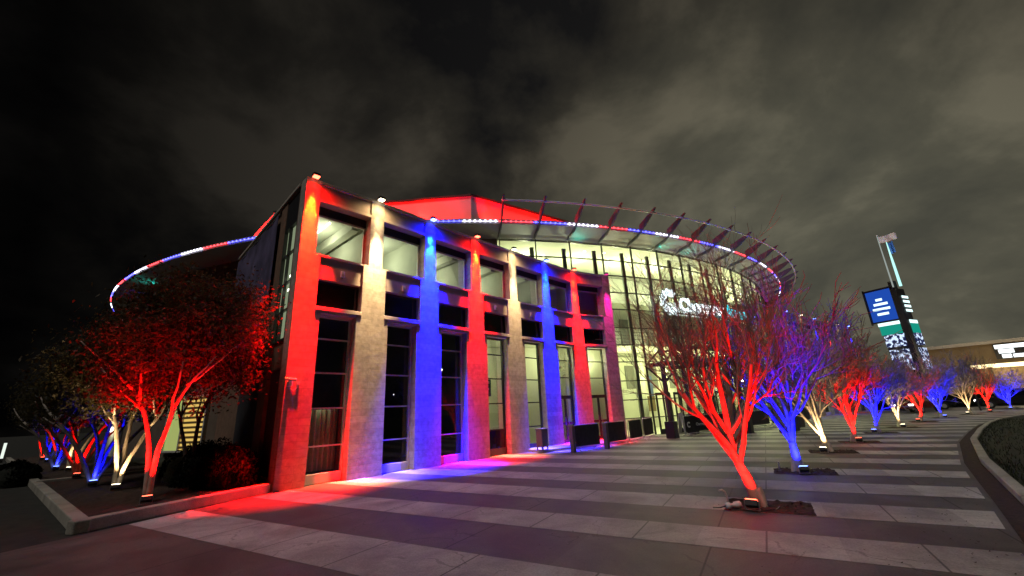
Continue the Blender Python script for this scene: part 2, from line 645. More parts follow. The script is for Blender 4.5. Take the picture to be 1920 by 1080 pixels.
def spot(loc, target, power, col, size, blend=1.0, radius=0.04):
    ld = bpy.data.lights.new('spot_beam', 'SPOT')
    ld.energy = power
    ld.color = col
    ld.spot_size = R(size)
    ld.spot_blend = blend
    ld.shadow_soft_size = radius
    o = bpy.data.objects.new('spot_beam', ld)
    COL.objects.link(o)
    o.location = loc
    d = Vector(target) - Vector(loc)
    o.rotation_euler = d.to_track_quat('-Z', 'Y').to_euler()
    return o


def point(loc, power, col, radius=0.12):
    ld = bpy.data.lights.new('room_lamp', 'POINT')
    ld.energy = power
    ld.color = col
    ld.shadow_soft_size = radius
    o = bpy.data.objects.new('room_lamp', ld)
    COL.objects.link(o)
    o.location = loc
    return o


class Wall:
    """vertical plane from a to b (outward normal to the right of travel)"""
    def __init__(s, a, b):
        s.a, s.b = Vector((a[0], a[1], 0)), Vector((b[0], b[1], 0))
        s.d = (s.b - s.a).normalized()
        s.n = Vector((s.d.y, -s.d.x, 0))
        s.L = (s.b - s.a).length

    def p(s, u, o, z):
        return s.a + s.d * u + s.n * o + Vector((0, 0, z))

    def box(s, mb, u0, u1, o0, o1, z0, z1):
        mb.hexa([s.p(u0, o1, z0), s.p(u1, o1, z0), s.p(u1, o0, z0), s.p(u0, o0, z0),
                 s.p(u0, o1, z1), s.p(u1, o1, z1), s.p(u1, o0, z1), s.p(u0, o0, z1)])

    def pane(s, mb, u0, u1, o, z0, z1):
        mb.quad(s.p(u0, o, z0), s.p(u1, o, z0), s.p(u1, o, z1), s.p(u0, o, z1))


# ------------------------------------------------------------------ setting: ground
def flat(name, pts, z, m, kind='structure'):
    mb = MB()
    mb.quad(*[(x, y, z) for x, y in pts])
    o = mb.build(name, m)
    o['kind'] = kind
    return o


flat('ground', [(-500, -300), (600, -300), (600, 700), (-500, 700)], 0.0, M['ground'])
KERB = [(0.6, -0.8), (2.6, 1.4), (4.3, 3.4), (5.6, 4.9), (7.4, 6.84), (8.72, 8.29), (10.83, 10.59), (14.94, 14.69), (18.81, 18.06),
        (22.23, 20.89), (25.29, 23.17), (30.5, 26.2), (37.5, 29.6), (46, 33.2), (60, 38)]
PL_L = [(-7.9, 7.0), (-6.9, 9.9), (-6.45, 11.4)]
plz = [(-9.6, -3), (-8.3, 5.5)] + PL_L + [(-2, 20), (6, 26), (22, 38), (40, 52), (60, 44)] + \
      [(x - 0.2, y + 0.15) for x, y in KERB[::-1]] + [(0, -3)]
flat('plaza', plz, 0.004, M['paver'])
DV, NV = Vector((D30[0], D30[1], 0)), Vector((0.5, 0.8660254, 0))


def band_ends(n):
    # left end follows the planter and facade, right end stays a strip short of the lawn kerb
    best = None
    for (a, b) in zip(KERB, KERB[1:]):
        na, nb = a[0] * 0.5 + a[1] * 0.866, b[0] * 0.5 + b[1] * 0.866
        if min(na, nb) <= n <= max(na, nb):
            t = (n - na) / (nb - na)
            x, y = a[0] + (b[0] - a[0]) * t, a[1] + (b[1] - a[1]) * t
            best = x * D30[0] + y * D30[1] - 0.36
    # left: line through planter corner, then facade
    pts = [(-9.6, -3), (-7.75, 7.2), (-6.9, 9.9), (-5.5, 12.5), (0, 18.9), (5.4, 23.6), (22, 38), (45, 56)]
    left = None
    for (a, b) in zip(pts, pts[1:]):
        na, nb = a[0] * 0.5 + a[1] * 0.866, b[0] * 0.5 + b[1] * 0.866
        if na <= n <= nb:
            t = (n - na) / (nb - na)
            left = (a[0] + (b[0] - a[0]) * t) * D30[0] + (a[1] + (b[1] - a[1]) * t) * D30[1]
    return left, best


mb = MB()
bands = [(3.68, 4.78), (6.1, 7.02), (8.07, 9.12), (10.1, 11.16), (12.25, 13.2)] + \
        [(14.35 + 2.1 * k, 15.35 + 2.1 * k) for k in range(17)]
for n0, n1 in bands:
    l0, r0 = band_ends(n0)
    l1, r1 = band_ends(n1)
    if None in (l0, r0, l1, r1):
        continue
    pts = []
    for s_, n_ in ((l0, n0), (r0, n0), (r1, n1), (l1, n1)):
        q = DV * s_ + NV * n_
        pts.append((q.x, q.y, 0.008))
    mb.quad(*pts)
mb.build('plaza_bands', M['band'])['kind'] = 'structure'

# lawn with its kerb on the right
kp = KERB
lawn = [(x + 0.12, y - 0.1) for x, y in kp] + [(60, -20), (1, -20)]
flat('lawn', lawn, 0.10, M['grass'])
mb = MB()
for (a, b) in zip(kp, kp[1:]):
    w = Wall(a, b)
    nk = max(1, round(w.L / 1.7))
    for k in range(nk):
        w.box(mb, w.L * k / nk + .006, w.L * (k + 1) / nk - .006, 0.0, 0.16, 0.0, 0.15 - .004 * (k % 2))
o = mb.build('lawn_kerb', M['kerbstone'], bevel=0.02)
o['kind'] = 'structure'
rng = random.Random(5)
mb = MB()
for i in range(9000):
    t = rng.random() ** 1.6
    k = 2 + t * (len(kp) - 7)
    a, b = kp[int(k)], kp[int(k) + 1]
    fr = k - int(k)
    off = 0.2 + rng.random() ** 1.5 * 6
    w = Wall(a, b)
    q = w.p(w.L * fr, off, 0.1)
    h, an = rng.uniform(0.04, 0.10), rng.random() * 6.28
    dx, dy = math.cos(an) * 0.012, math.sin(an) * 0.012
    lx, ly = rng.uniform(-.04, .04), rng.uniform(-.04, .04)
    mb.quad((q.x - dx, q.y - dy, 0.1), (q.x + dx, q.y + dy, 0.1), (q.x + lx, q.y + ly, 0.1 + h))
mb.build('lawn_grass', M['grass'], fix=False)['kind'] = 'stuff'
# dark planting strip beside the kerb
mb = MB()
for (a, b) in zip(kp[:-1], kp[1:]):
    w = Wall(a, b)
    mb.quad(w.p(0, -0.28, 0.012), w.p(w.L, -0.28, 0.012), w.p(w.L, 0.0, 0.012), w.p(0, 0.0, 0.012))
mb.build('kerb_soil_strip', M['soil'])['kind'] = 'structure'

# low concrete landing at the wing doors
mb = MB()
w = Wall((-0.1, 17.9), (6.1, 22.5))
w.box(mb, 0.9, 6.6, -1.2, 0.55, 0.008, 0.11)
mb.build('door_landing', M['kerbstone'], bevel=0.01)['kind'] = 'structure'

# dirt drifted over the paving at the right foreground
# ------------------------------------------------------------------ the arena
C0 = Vector((-6.0, 58.7, 0))
arena = thing('arena_building', 'round glass-fronted arena with stone wings washed in red and blue floodlight',
              'building', (-6.0, 58.7, 0), world=True)
ORG['arena_building'] = C0


def cyl(th, r, z):
    t = R(th)
    return Vector((C0.x + r * math.sin(t), C0.y - r * math.cos(t), z))


PIERS = [(-6.20, 11.55), (-4.66, 13.20), (-3.15, 14.94), (-1.57, 16.78), (0.03, 18.50), (1.70, 20.25),
         (3.42, 21.98), (5.45, 23.11)]
PIERS2 = [(24.3, 36.3), (27.0, 38.4), (29.7, 40.5), (32.4, 42.6), (35.1, 44.6), (37.6, 46.3)]


def wing(P, lit_from, first_half=0.2, curtains=True):
    n = len(P)
    walls = [Wall(a, b) for a, b in zip(P, P[1:])]
    for i in range(n):
        # pier: wide at the foot, stepping in at each floor, a narrow pilaster on top
        d = (walls[max(i - 1, 0)].d + walls[min(i, n - 2)].d).normalized()
        q = Vector((P[i][0], P[i][1], 0))
        w = Wall(q, q + d)
        mb = MB()
        l0 = first_half if i == 0 else None
        r0 = 0.3 if i == n - 1 else None
        e0 = -(l0 if l0 else 0.56)
        e1 = r0 if r0 else 0.56
        w.box(mb, e0, e1, -0.4, 0.05, 0, 4.9)
        w.box(mb, -(l0 or 0.42), r0 or 0.42, -0.4, 0.05, 4.9, 6.62)
        w.box(mb, -(l0 or 0.25), r0 or 0.25, -0.4, 0.05, 6.62, 9.12)
        mb.build('pier', M['block'], arena)
    for i, w in enumerate(walls):
        Lb = w.L
        mb = MB()
        w.box(mb, 0, Lb, -0.4, 0, 8.4, 9.0)
        mb.build('parapet_wall', M['precast'], arena)
        mb = MB()
        w.box(mb, 0, Lb, -0.4, 0, 5.86, 6.62)
        mb.build('spandrel_wall', M['precast'], arena)
        mb = MB()
        w.box(mb, 0.2, Lb - 0.2, -0.45, 0.09, 9.0, 9.1)
        mb.build('coping', M['coping'], arena, bevel=0.01)
        mb = MB()
        w.box(mb, 0.24, Lb - 0.24, -0.3, 0.045, 6.56, 6.63)
        mb.build('window_sill', M['coping'], arena, bevel=0.008)
        mb = MB()
        w.box(mb, 0.24, Lb - 0.24, 0.0, 0.05, 8.4, 8.5)
        mb.build('window_header', M['coping'], arena, bevel=0.008)
        # upper window
        mb = MB()
        for (a, b, c, d) in ((0.25, 0.31, 6.63, 8.12), (Lb - 0.31, Lb - 0.25, 6.63, 8.12),
                             (0.31, Lb - 0.31, 6.63, 6.69), (0.31, Lb - 0.31, 8.06, 8.12)):
            w.box(mb, a, b, -0.40, -0.33, c, d)
        fr = mb.build('upper_window', M['alu'], arena)
        mb = MB()
        w.pane(mb, 0.31, Lb - 0.31, -0.37, 6.69, 8.06)
        mb.build('pane', M['glass'], fr)
        mb = MB()
        w.box(mb, 0.25, Lb - 0.25, -0.39, -0.3, 8.12, 8.4)
        mb.build('head_panel', M['house'], fr)
        # transom panel and its sill
        mb = MB()
        w.box(mb, 0.42, Lb - 0.42, -0.3, -0.2, 4.98, 5.86)
        tp = mb.build('transom_panel', M['black_glass'], arena)
        mb = MB()
        w.box(mb, 0.40, Lb - 0.40, -0.35, 0.08, 4.86, 4.98)
        w.box(mb, 0.52, Lb - 0.52, -0.35, 0.03, 4.78, 4.86)
        mb.build('sill', M['coping'], tp, bevel=0.008)
        # tall window
        lit = i >= lit_from
        door = lit and i >= n - 3
        mb = MB()
        u0, u1 = 0.56, Lb - 0.56
        for (a, b, c, d) in ((u0, u0 + 0.05, 0.02, 4.78), (u1 - 0.05, u1, 0.02, 4.78), (u0 + 0.05, u1 - 0.05, 4.72, 4.78)):
            w.box(mb, a, b, -0.36, -0.26, c, d)
        if not door:
            w.box(mb, u0 + 0.05, u1 - 0.05, -0.36, -0.2, 0.02, 0.27)
        fr = mb.build('tall_window', M['alu'] if i < 3 else M['dark_alu'], arena)
        for z in ((0.99, 2.03, 3.05, 4.07) if not door else (2.3, 3.2, 4.07)):
            mb = MB()
            w.box(mb, u0 + 0.05, u1 - 0.05, -0.345, -0.275, z - 0.022, z + 0.022)
            mb.build('glazing_bar', M['alu'] if i < 3 else M['dark_alu'], fr)
        mb = MB()
        w.pane(mb, u0 + 0.05, u1 - 0.05, -0.31, 0.27 if not door else 0.03, 4.72)
        mb.build('pane', M['glass'] if lit or i == 0 else M['dark_glass'], fr)
        if i == 3:
            mb = MB()
            w.box(mb, u0 + 0.05, u1 - 0.05, -0.33, -0.29, 0.27, 0.97)
            mb.build('kick_panel', M['black_glass'], fr)
        if door:
            mb = MB()
            c = (u0 + u1) / 2
            for (a, b, z0, z1) in ((u0 + 0.05, u0 + 0.13, 0.03, 2.28), (c - 0.06, c + 0.06, 0.03, 2.28),
                                   (u1 - 0.13, u1 - 0.05, 0.03, 2.28), (u0 + 0.13, c - 0.06, 2.16, 2.28),
                                   (c + 0.06, u1 - 0.13, 2.16, 2.28), (u0 + 0.13, c - 0.06, 0.03, 0.25),
                                   (c + 0.06, u1 - 0.13, 0.03, 0.25), (u0 + 0.13, c - 0.06, 0.95, 1.05),
                                   (c + 0.06, u1 - 0.13, 0.95, 1.05)):
                w.box(mb, a, b, -0.29, -0.24, z0, z1)
            dr = mb.build('door', M['dark_alu'], arena)
            mb = MB()
            for s_ in (-0.12, 0.12):
                mb.tube([w.p(c + s_, -0.2, 0.9), w.p(c + s_, -0.2, 1.3)], 0.012, 6)
            mb.build('handle', M['steel'], dr)
    return walls


W1 = wing(PIERS, 3)
W2 = wing(PIERS2, 9)


def inset(P, walls, depth):
    out = []
    for i, q in enumerate(P):
        n = (walls[max(i - 1, 0)].n + walls[min(i, len(walls) - 1)].n).normalized()
        d = depth[i] if isinstance(depth, list) else depth
        out.append((q[0] - n.x * d, q[1] - n.y * d))
    return out


def strip(mb, A, B, za, zb):
    for i in range(len(A) - 1):
        mb.quad((*A[i], za), (*A[i + 1], za), (*B[i + 1], zb), (*B[i], zb))


depths = [5.0, 5.0, 5.0, 4.6, 3.9, 2.6, 1.4, 0.95]
inn = inset(PIERS, W1, 0.42)
bak = inset(PIERS, W1, depths)
# upper rooms, one behind each window
mb = MB()
strip(mb, inn, bak, 6.45, 6.45)
strip(mb, inn, bak, 8.62, 8.62)
strip(mb, bak, bak, 6.45, 8.62)
for i in range(len(inn)):
    mb.quad((*inn[i], 6.45), (*bak[i], 6.45), (*bak[i], 8.62), (*inn[i], 8.62))
mb.build('upper_rooms', M['room_grey'], arena)
# ground floor: bays 4 to 7 lit, 1 to 3 dark
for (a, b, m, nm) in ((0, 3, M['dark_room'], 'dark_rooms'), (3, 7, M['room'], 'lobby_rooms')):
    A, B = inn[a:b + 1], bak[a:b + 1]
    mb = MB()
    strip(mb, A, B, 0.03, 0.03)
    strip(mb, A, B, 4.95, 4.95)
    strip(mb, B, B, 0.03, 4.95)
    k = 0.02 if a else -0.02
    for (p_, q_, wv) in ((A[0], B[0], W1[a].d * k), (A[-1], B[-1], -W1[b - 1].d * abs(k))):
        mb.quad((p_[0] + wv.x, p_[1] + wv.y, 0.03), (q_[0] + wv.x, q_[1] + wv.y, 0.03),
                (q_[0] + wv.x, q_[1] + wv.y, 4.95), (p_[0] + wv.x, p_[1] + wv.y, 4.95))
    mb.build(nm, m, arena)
# curtain in the first tall window
w = W1[0]
mb = MB()
for (ua, ub, z0, z1) in ((0.62, 1.62, 0.3, 2.0),):
    prev = None
    for k in range(61):
        t = k / 60
        u = ua + (ub - ua) * t
        o_ = -0.62 + 0.05 * math.sin(t * 44) + 0.025 * math.sin(t * 17 + 1)
        if prev:
            mb.quad(w.p(prev[0], prev[1], z0), w.p(u, o_, z0), w.p(u, o_, z1), w.p(prev[0], prev[1], z1))
        prev = (u, o_)
mb.build('curtain', M['curtain'], arena, smooth=True)
point(w.p(1.0, -0.48, 2.15), 1.6, (0.9, 1.0, 0.6), 0.05)
for i, u, z, r_ in ((1, 1.0, 1.75, .035), (1, 0.85, 2.4, .012), (1, 1.5, 2.45, .014), (2, 1.35, 3.4, .035)):  # lamp reflections in the dark panes, imitated by small glowing beads inside
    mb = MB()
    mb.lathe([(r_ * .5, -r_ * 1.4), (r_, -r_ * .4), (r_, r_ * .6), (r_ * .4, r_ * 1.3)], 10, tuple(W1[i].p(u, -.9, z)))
    mb.build('reflection_bead', M['lamp_white'], arena)
for k, (u, z0, z1) in enumerate(((1.1, 1.9, 2.25), (1.25, 1.95, 2.35), (1.38, 1.95, 2.42), (1.52, 2.0, 2.45), (1.2, 1.55, 1.75))):  # reflection of the lit atrium, put in as glowing strips
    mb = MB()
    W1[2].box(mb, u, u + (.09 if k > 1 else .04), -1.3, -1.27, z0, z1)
    mb.build('reflection_strip', M['board_white'], arena)
# wing roof deck
mb = MB()
rim = [cyl(t, 36.25, 8.9) for t in range(19, -17, -3)]
KC = Vector((-6.336, 11.40, 0))
SD = Vector((-0.701, 0.713, 0))
KE = KC + SD * 8.9
mb.quad(*[(x, y, 8.9) for x, y in inset(PIERS, W1, 0.3)] + [tuple(v) for v in rim] + [(KE.x + .3, KE.y + .3, 8.9)])
mb.build('wing_roof', M['roof'], arena)
# return wall between the last pier and the drum
w = Wall(PIERS[-1], (5.75, 24.5))
mb = MB()
w.box(mb, 0.0, w.L, -0.55, 0.0, 0, 9.12)
mb.build('end_wall', M['block'], arena)

# side wall of the wing
ws = Wall(KE, KC)          # outward normal faces the planter
LS = ws.L
U = lambda u: LS - u       # distance measured back from the corner
mb = MB()
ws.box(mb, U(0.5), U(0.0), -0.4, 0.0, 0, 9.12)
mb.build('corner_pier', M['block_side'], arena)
mb = MB()
ws.box(mb, U(1.80), U(0.5), -0.4, -0.06, 8.85, 9.0)
ws.box(mb, U(1.80), U(0.5), -0.4, -0.06, 3.2, 4.0)
ws.box(mb, U(1.80), U(0.5), -0.4, -0.06, 0, 0.25)
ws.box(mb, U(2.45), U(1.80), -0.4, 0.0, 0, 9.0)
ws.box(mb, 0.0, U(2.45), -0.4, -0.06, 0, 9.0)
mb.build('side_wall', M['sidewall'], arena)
mb = MB()
ws.box(mb, 0.0, U(0.5), -0.45, 0.06, 9.0, 9.1)
mb.build('coping', M['coping'], arena, bevel=0.01)
mb = MB()
ws.box(mb, U(1.80), U(0.5), -0.2, -0.02, 7.85, 8.85)
mb.build('head_panel', M['house'], arena)
mb = MB()
for (a, b, z0, z1) in ((0.50, 0.56, 4.0, 7.85), (1.74, 1.80, 4.0, 7.85), (1.20, 1.25, 4.06, 7.8), (0.56, 1.74, 4.0, 4.06), (0.56, 1.74, 7.8, 7.85)):
    ws.box(mb, U(b), U(a), -0.09, -0.0, z0, z1)
fr = mb.build('side_window', M['dark_alu'], arena)
for z in (4.95, 5.85, 6.85):
    for a, b in ((0.56, 1.20), (1.25, 1.74)):
        mb = MB()
        ws.box(mb, U(b), U(a), -0.08, -0.01, z - 0.025, z + 0.025)
        mb.build('glazing_bar', M['dark_alu'], fr)
mb = MB()
ws.pane(mb, U(1.74), U(0.56), -0.05, 4.06, 7.8)
mb.build('pane', M['glass'], fr)
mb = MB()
ws.box(mb, U(1.76), U(0.54), -0.14, -0.11, 4.0, 7.85)  # added glowing sheet in place of a lit room behind the pane
mb.build('glow_panel', emit('side_window_glow', (0.36, 0.42, 0.27), 0.75), fr)
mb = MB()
for a_, z in ((0.75, 5.6), (0.7, 6.05)):  # two light reflections laid behind the pane as glowing bars
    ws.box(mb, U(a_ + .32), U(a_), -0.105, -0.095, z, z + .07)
mb.build('reflection_bar', M['lamp_white'], fr)
# lower side window with curtain
mb = MB()
for (a, b, z0, z1) in ((0.50, 0.56, 0.25, 3.2), (1.74, 1.80, 0.25, 3.2), (0.56, 1.74, 0.25, 0.31), (0.56, 1.74, 3.14, 3.2), (0.56, 1.74, 1.55, 1.62), (1.1, 1.15, 0.31, 1.55)):
    ws.box(mb, U(b), U(a), -0.25, -0.18, z0, z1)
fr = mb.build('side_window', M['alu'], arena)
mb = MB()
ws.pane(mb, U(1.74), U(0.56), -0.215, 0.31, 3.14)
mb.build('pane', M['dark_glass'], fr)
mb = MB()
prev = None
for k in range(50):
    t = k / 49
    u, o_ = 0.52 + 1.26 * t, -0.5 + 0.05 * math.sin(t * 40)
    if prev:
        mb.quad(ws.p(U(prev[0]), prev[1], 0.25), ws.p(U(u), o_, 0.25), ws.p(U(u), o_, 3.2), ws.p(U(prev[0]), prev[1], 3.2))
    prev = (u, o_)
mb.build('curtain', M['curtain'], arena, smooth=True)

# --- drum: solid part, curtain wall, roof
TH0, TH1 = 8.3, 62.0
mb = MB()
ths = [TH1 + (360 + TH0 - TH1) * k / 150 for k in range(151)]
for a, b in zip(ths, ths[1:]):
    mb.quad(cyl(a, 36.2, 0), cyl(b, 36.2, 0), cyl(b, 36.2, 11.7), cyl(a, 36.2, 11.7))
mb.build('drum_wall', M['drum'], arena, smooth=True)
mb = MB()
ring = [k * 3.0 for k in range(120)]
for a, b in zip(ring, ring[1:] + [360.0]):
    mb.quad(cyl(a, 36.15, 11.68), cyl(b, 36.15, 11.68), cyl(b, 37.8, 11.93), cyl(a, 37.8, 11.93))
mb.build('soffit', M['soffit'], arena, smooth=True)
mb = MB()
for a, b in zip(ring, ring[1:] + [360.0]):
    mb.quad(cyl(a, 37.8, 11.93), cyl(b, 37.8, 11.93), cyl(b, 37.82, 12.2), cyl(a, 37.82, 12.2))
mb.build('fascia', M['soffit'], arena, smooth=True)
mb = MB()
for a, b in zip(ring, ring[1:] + [360.0]):
    mb.quad(cyl(a, 37.82, 12.2), cyl(b, 37.82, 12.2), cyl(b, 20, 12.9), cyl(a, 20, 12.9))
mb.quad(*[cyl(a, 20, 12.9) for a in ring])
mb.build('roof', M['roof'], arena)
# roof prow: sharp-cornered block rising through the roof, its faces lit red
CP = Vector((-2.15, 21.55, 0))
PL = Vector((-14.2, 22.45, 0))
PLb = Vector((-20.8, 28.75, 0))
PR = Vector((7.6, 28.3, 0))
PRb = Vector((6, 45, 0))
ZT = 13.95
mb = MB()
poly = [CP, PR, PRb, PLb, PL]
for a, b in zip(poly, poly[1:] + poly[:1]):
    mb.quad((a.x, a.y, 12.16), (b.x, b.y, 12.16), (b.x, b.y, ZT), (a.x, a.y, ZT))
mb.quad(*[(q.x, q.y, ZT) for q in poly])
mb.build('roof_prow', M['prow'], arena)
mb = MB()
for a, b in ((CP, PR), (PL, CP)):
    w = Wall(a, b)
    w.box(mb, -0.05, w.L + 0.05, 0.02, 0.10, ZT - 0.05, ZT + 0.05)
mb.build('roof_edge_trim', M['dark_alu'], arena)

# curtain wall: one pane column per bay, mullions, transom bars
MUL = [8.55 + 3.5 * k for k in range(16)]
ZB = [0.03, 0.98, 2.0, 3.08, 4.18, 5.2, 6.24, 7.38, 8.47, 9.57, 10.58, 11.6]
for a, b in zip(MUL, MUL[1:]):
    zlo = 9.0 if b < 16.5 else 0.03
    mb = MB()
    mb.quad(cyl(a, 36.2, zlo), cyl(b, 36.2, zlo), cyl(b, 36.2, 11.6), cyl(a, 36.2, 11.6))
    mb.build('glass_panel', M['glass'], arena)
for a in MUL:
    zlo = 9.0 if a < 16.5 else 0.03
    mb = MB()
    p0, p1 = cyl(a, 36.15, 0), cyl(a, 36.28, 0)
    w = Wall(p0, p1)
    w.box(mb, 0, w.L, -0.022, 0.022, zlo, 11.68)
    mb.build('mullion', M['dark_alu'], arena)
for z in ZB[1:]:
    mb = MB()
    t0 = MUL[0] if z > 9 else 19.05
    tt = [t0 + (MUL[-1] - t0) * k / 40 for k in range(41)]
    for a, b in zip(tt, tt[1:]):
        mb.hexa([cyl(a, 36.26, z - .028), cyl(b, 36.26, z - .028), cyl(b, 36.17, z - .028), cyl(a, 36.17, z - .028),
                 cyl(a, 36.26, z + .028), cyl(b, 36.26, z + .028), cyl(b, 36.17, z + .028), cyl(a, 36.17, z + .028)])
    mb.build('transom_bar', M['dark_alu'], arena)
# flat dark fins standing behind the glass
for k in range(15):
    t = 8.46 + 3.36 * (k + 1)
    zlo = 9.0 if t < 16 else 0.03
    mb = MB()
    a = cyl(t, 35.75, 0)
    w = Wall(a, a + Vector((math.cos(R(t)), math.sin(R(t)), 0)))
    w.box(mb, -0.12, 0.12, -0.06, 0.06, zlo, 11.35)
    mb.build('column', M['column'], arena)
# atrium inside
TA = [8.3 + (64 - 8.3) * k / 40 for k in range(41)]
mb = MB()
for a, b in zip(TA, TA[1:]):
    mb.quad(cyl(a, 36.1, 0.02), cyl(b, 36.1, 0.02), cyl(b, 30.5, 0.02), cyl(a, 30.5, 0.02))
    mb.quad(cyl(a, 36.1, 11.62), cyl(b, 36.1, 11.62), cyl(b, 30.5, 11.62), cyl(a, 30.5, 11.62))
mb.quad(cyl(8.3, 36.1, 0), cyl(8.3, 30.5, 0), cyl(8.3, 30.5, 11.6), cyl(8.3, 36.1, 11.6))
mb.build('atrium_shell', M['room'], arena)
mb = MB()
rg = random.Random(3)
for a, b in zip(TA, TA[1:]):
    mb.quad(cyl(a, 30.5, 0), cyl(b, 30.5, 0), cyl(b, 30.5, 11.6), cyl(a, 30.5, 11.6))
mb.build('atrium_back_wall', M['room'], arena)
for k in range(13):                                   # openings, doors and white posts on the back wall
    t = 11 + 4.2 * k
    mb = MB()
    for (z0, z1) in ((6.3, 8.2), (2.9, 4.6)):
        if rg.random() < 0.85:
            mb.hexa([cyl(t, 30.58, z0), cyl(t + 2.2, 30.58, z0), cyl(t + 2.2, 30.52, z0), cyl(t, 30.52, z0),
                     cyl(t, 30.58, z1), cyl(t + 2.2, 30.58, z1), cyl(t + 2.2, 30.52, z1), cyl(t, 30.52, z1)])
    if mb.v:
        mb.build('inner_window', M['column'], arena)
    mb = MB()
    c = cyl(t - 0.8, 32.6, 0)
    mb.lathe([(0.22, 0.02), (0.22, 5.2)], 14, c)
    mb.build('lobby_column', M['room'], arena, smooth=True)
mb = MB()
for a, b in zip(TA[6:], TA[7:]):                       # gallery floor with solid parapet
    mb.hexa([cyl(a, 33.4, 5.25), cyl(b, 33.4, 5.25), cyl(b, 30.5, 5.25), cyl(a, 30.5, 5.25),
             cyl(a, 33.4, 5.6), cyl(b, 33.4, 5.6), cyl(b, 30.5, 5.6), cyl(a, 30.5, 5.6)])
mb.build('gallery_floor', M['room'], arena)
mb = MB()
for a, b in zip(TA[:], TA[1:]):
    mb.hexa([cyl(a, 32.2, 9.0), cyl(b, 32.2, 9.0), cyl(b, 30.5, 9.0), cyl(a, 30.5, 9.0),
             cyl(a, 32.2, 9.9), cyl(b, 32.2, 9.9), cyl(b, 30.5, 9.9), cyl(a, 30.5, 9.9)])
mb.build('ceiling_bulkhead', M['room_grey'], arena)
for k in range(24):                                    # recessed downlights
    t = 9.6 + 2.15 * k
    mb = MB()
    c = cyl(t + rg.uniform(-.3, .3), rg.choice((35.0, 33.9, 34.5)), 11.59)
    mb.lathe([(0.09, 0.0), (0.09, 0.02)], 12, c)
    mb.build('downlight', M['lamp_white'], arena)
pm = [M['poster_blue'], M['poster_teal'], M['column'], M['tan_wall'], M['room_grey']]
for k in range(26):
    t = rg.uniform(17, 60)
    z0 = rg.choice((0.9, 1.2, 2.3, 5.9, 6.1))
    hh, ww = rg.uniform(.5, 1.9), rg.uniform(.5, 1.6)
    mb = MB()
    mb.hexa([cyl(t, 30.66, z0), cyl(t + ww, 30.66, z0), cyl(t + ww, 30.6, z0), cyl(t, 30.6, z0),
             cyl(t, 30.66, z0 + hh), cyl(t + ww, 30.66, z0 + hh), cyl(t + ww, 30.6, z0 + hh), cyl(t, 30.6, z0 + hh)])
    mb.build('wall_panel', pm[k % 5], arena)
mb = MB()
for z in (6.1, 6.35, 6.6):
    mb.tube([cyl(a, 33.35, z) for a in TA[6:]], 0.02, 5)
for a in TA[6:]:
    mb.tube([cyl(a, 33.35, 5.6), cyl(a, 33.35, 6.6)], 0.02, 5)
mb.build('gallery_railing', M['dark_alu'], arena)
LC = (0.94, 1.0, 0.58)
for t in (12, 18, 24, 30, 36, 42, 50, 58):
    point(cyl(t, 33.6, 10.4), 270, LC, 0.15)
for t in (20, 25, 30, 35, 40, 45, 52, 59):
    point(cyl(t, 34.4, 4.4), 400, (0.95, 1.0, 0.45), 0.12)
# upper room and lobby lamps
for i, w in enumerate(W1):
    dp = min(depths[i], depths[i + 1])
    if dp > 1.8:
        point(w.p(w.L * 0.5, -min(2.4, dp * 0.6), 7.9), (70, 80, 78, 60, 34, 18, 4)[i], (0.95, 1.0, 0.66), 0.07)
    if i in (0, 2, 3, 4, 5):
        mb = MB()
        c = w.p(w.L * (0.55 + 0.1 * (i % 2)), -min(2.1 + 0.5 * (i % 3), dp - .5), 8.54)
        e = Vector((w.d.x, w.d.y, 0)) if i % 2 else Vector((w.n.x, w.n.y, 0))
        s_ = e * 0.55
        mb.tube([c - s_, c + s_], 0.035, 8)
        mb.build('light_tube', M['lamp_white'], arena)
        mb = MB()
        for q_ in (0.2, 0.8):
            w.box(mb, 0.1, w.L - .1, -dp * q_ - .35, -dp * q_ - .25, 8.5, 8.6)
        w.box(mb, w.L * .78, w.L * .9, -dp + .1, -.9, 8.2, 8.55)
        mb.build('ceiling_duct', M['room_grey'], arena)
    if i >= 3:
        point(w.p(w.L * 0.5, -min(1.5, dp * 0.6), 4.2), (34, 32, 70, 46)[i - 3], (0.95, 1.0, 0.5), 0.08)
# poster in the lobby window
w = W1[3]
mb = MB()
w.box(mb, 0.66, 1.42, -0.75, -0.71, 2.35, 3.05)
po = tag(mb.build('lobby_poster', M['poster_blue']), 'blue and teal poster board seen through the tall lobby window', 'poster')
mb = MB()
w.box(mb, 0.66, 1.42, -0.709, -0.705, 2.72, 3.03)
mb.build('teal_panel', M['poster_teal'], po)
mb = MB()
for (a, b, z0, z1) in ((0.72, 1.34, 2.88, 2.99), (0.76, 1.25, 2.76, 2.83), (0.70, 1.30, 2.62, 2.69), (0.74, 1.10, 2.44, 2.50)):
    w.box(mb, a, b, -0.703, -0.699, z0, z1)
mb.build('white_lettering', M['white_print'], po)

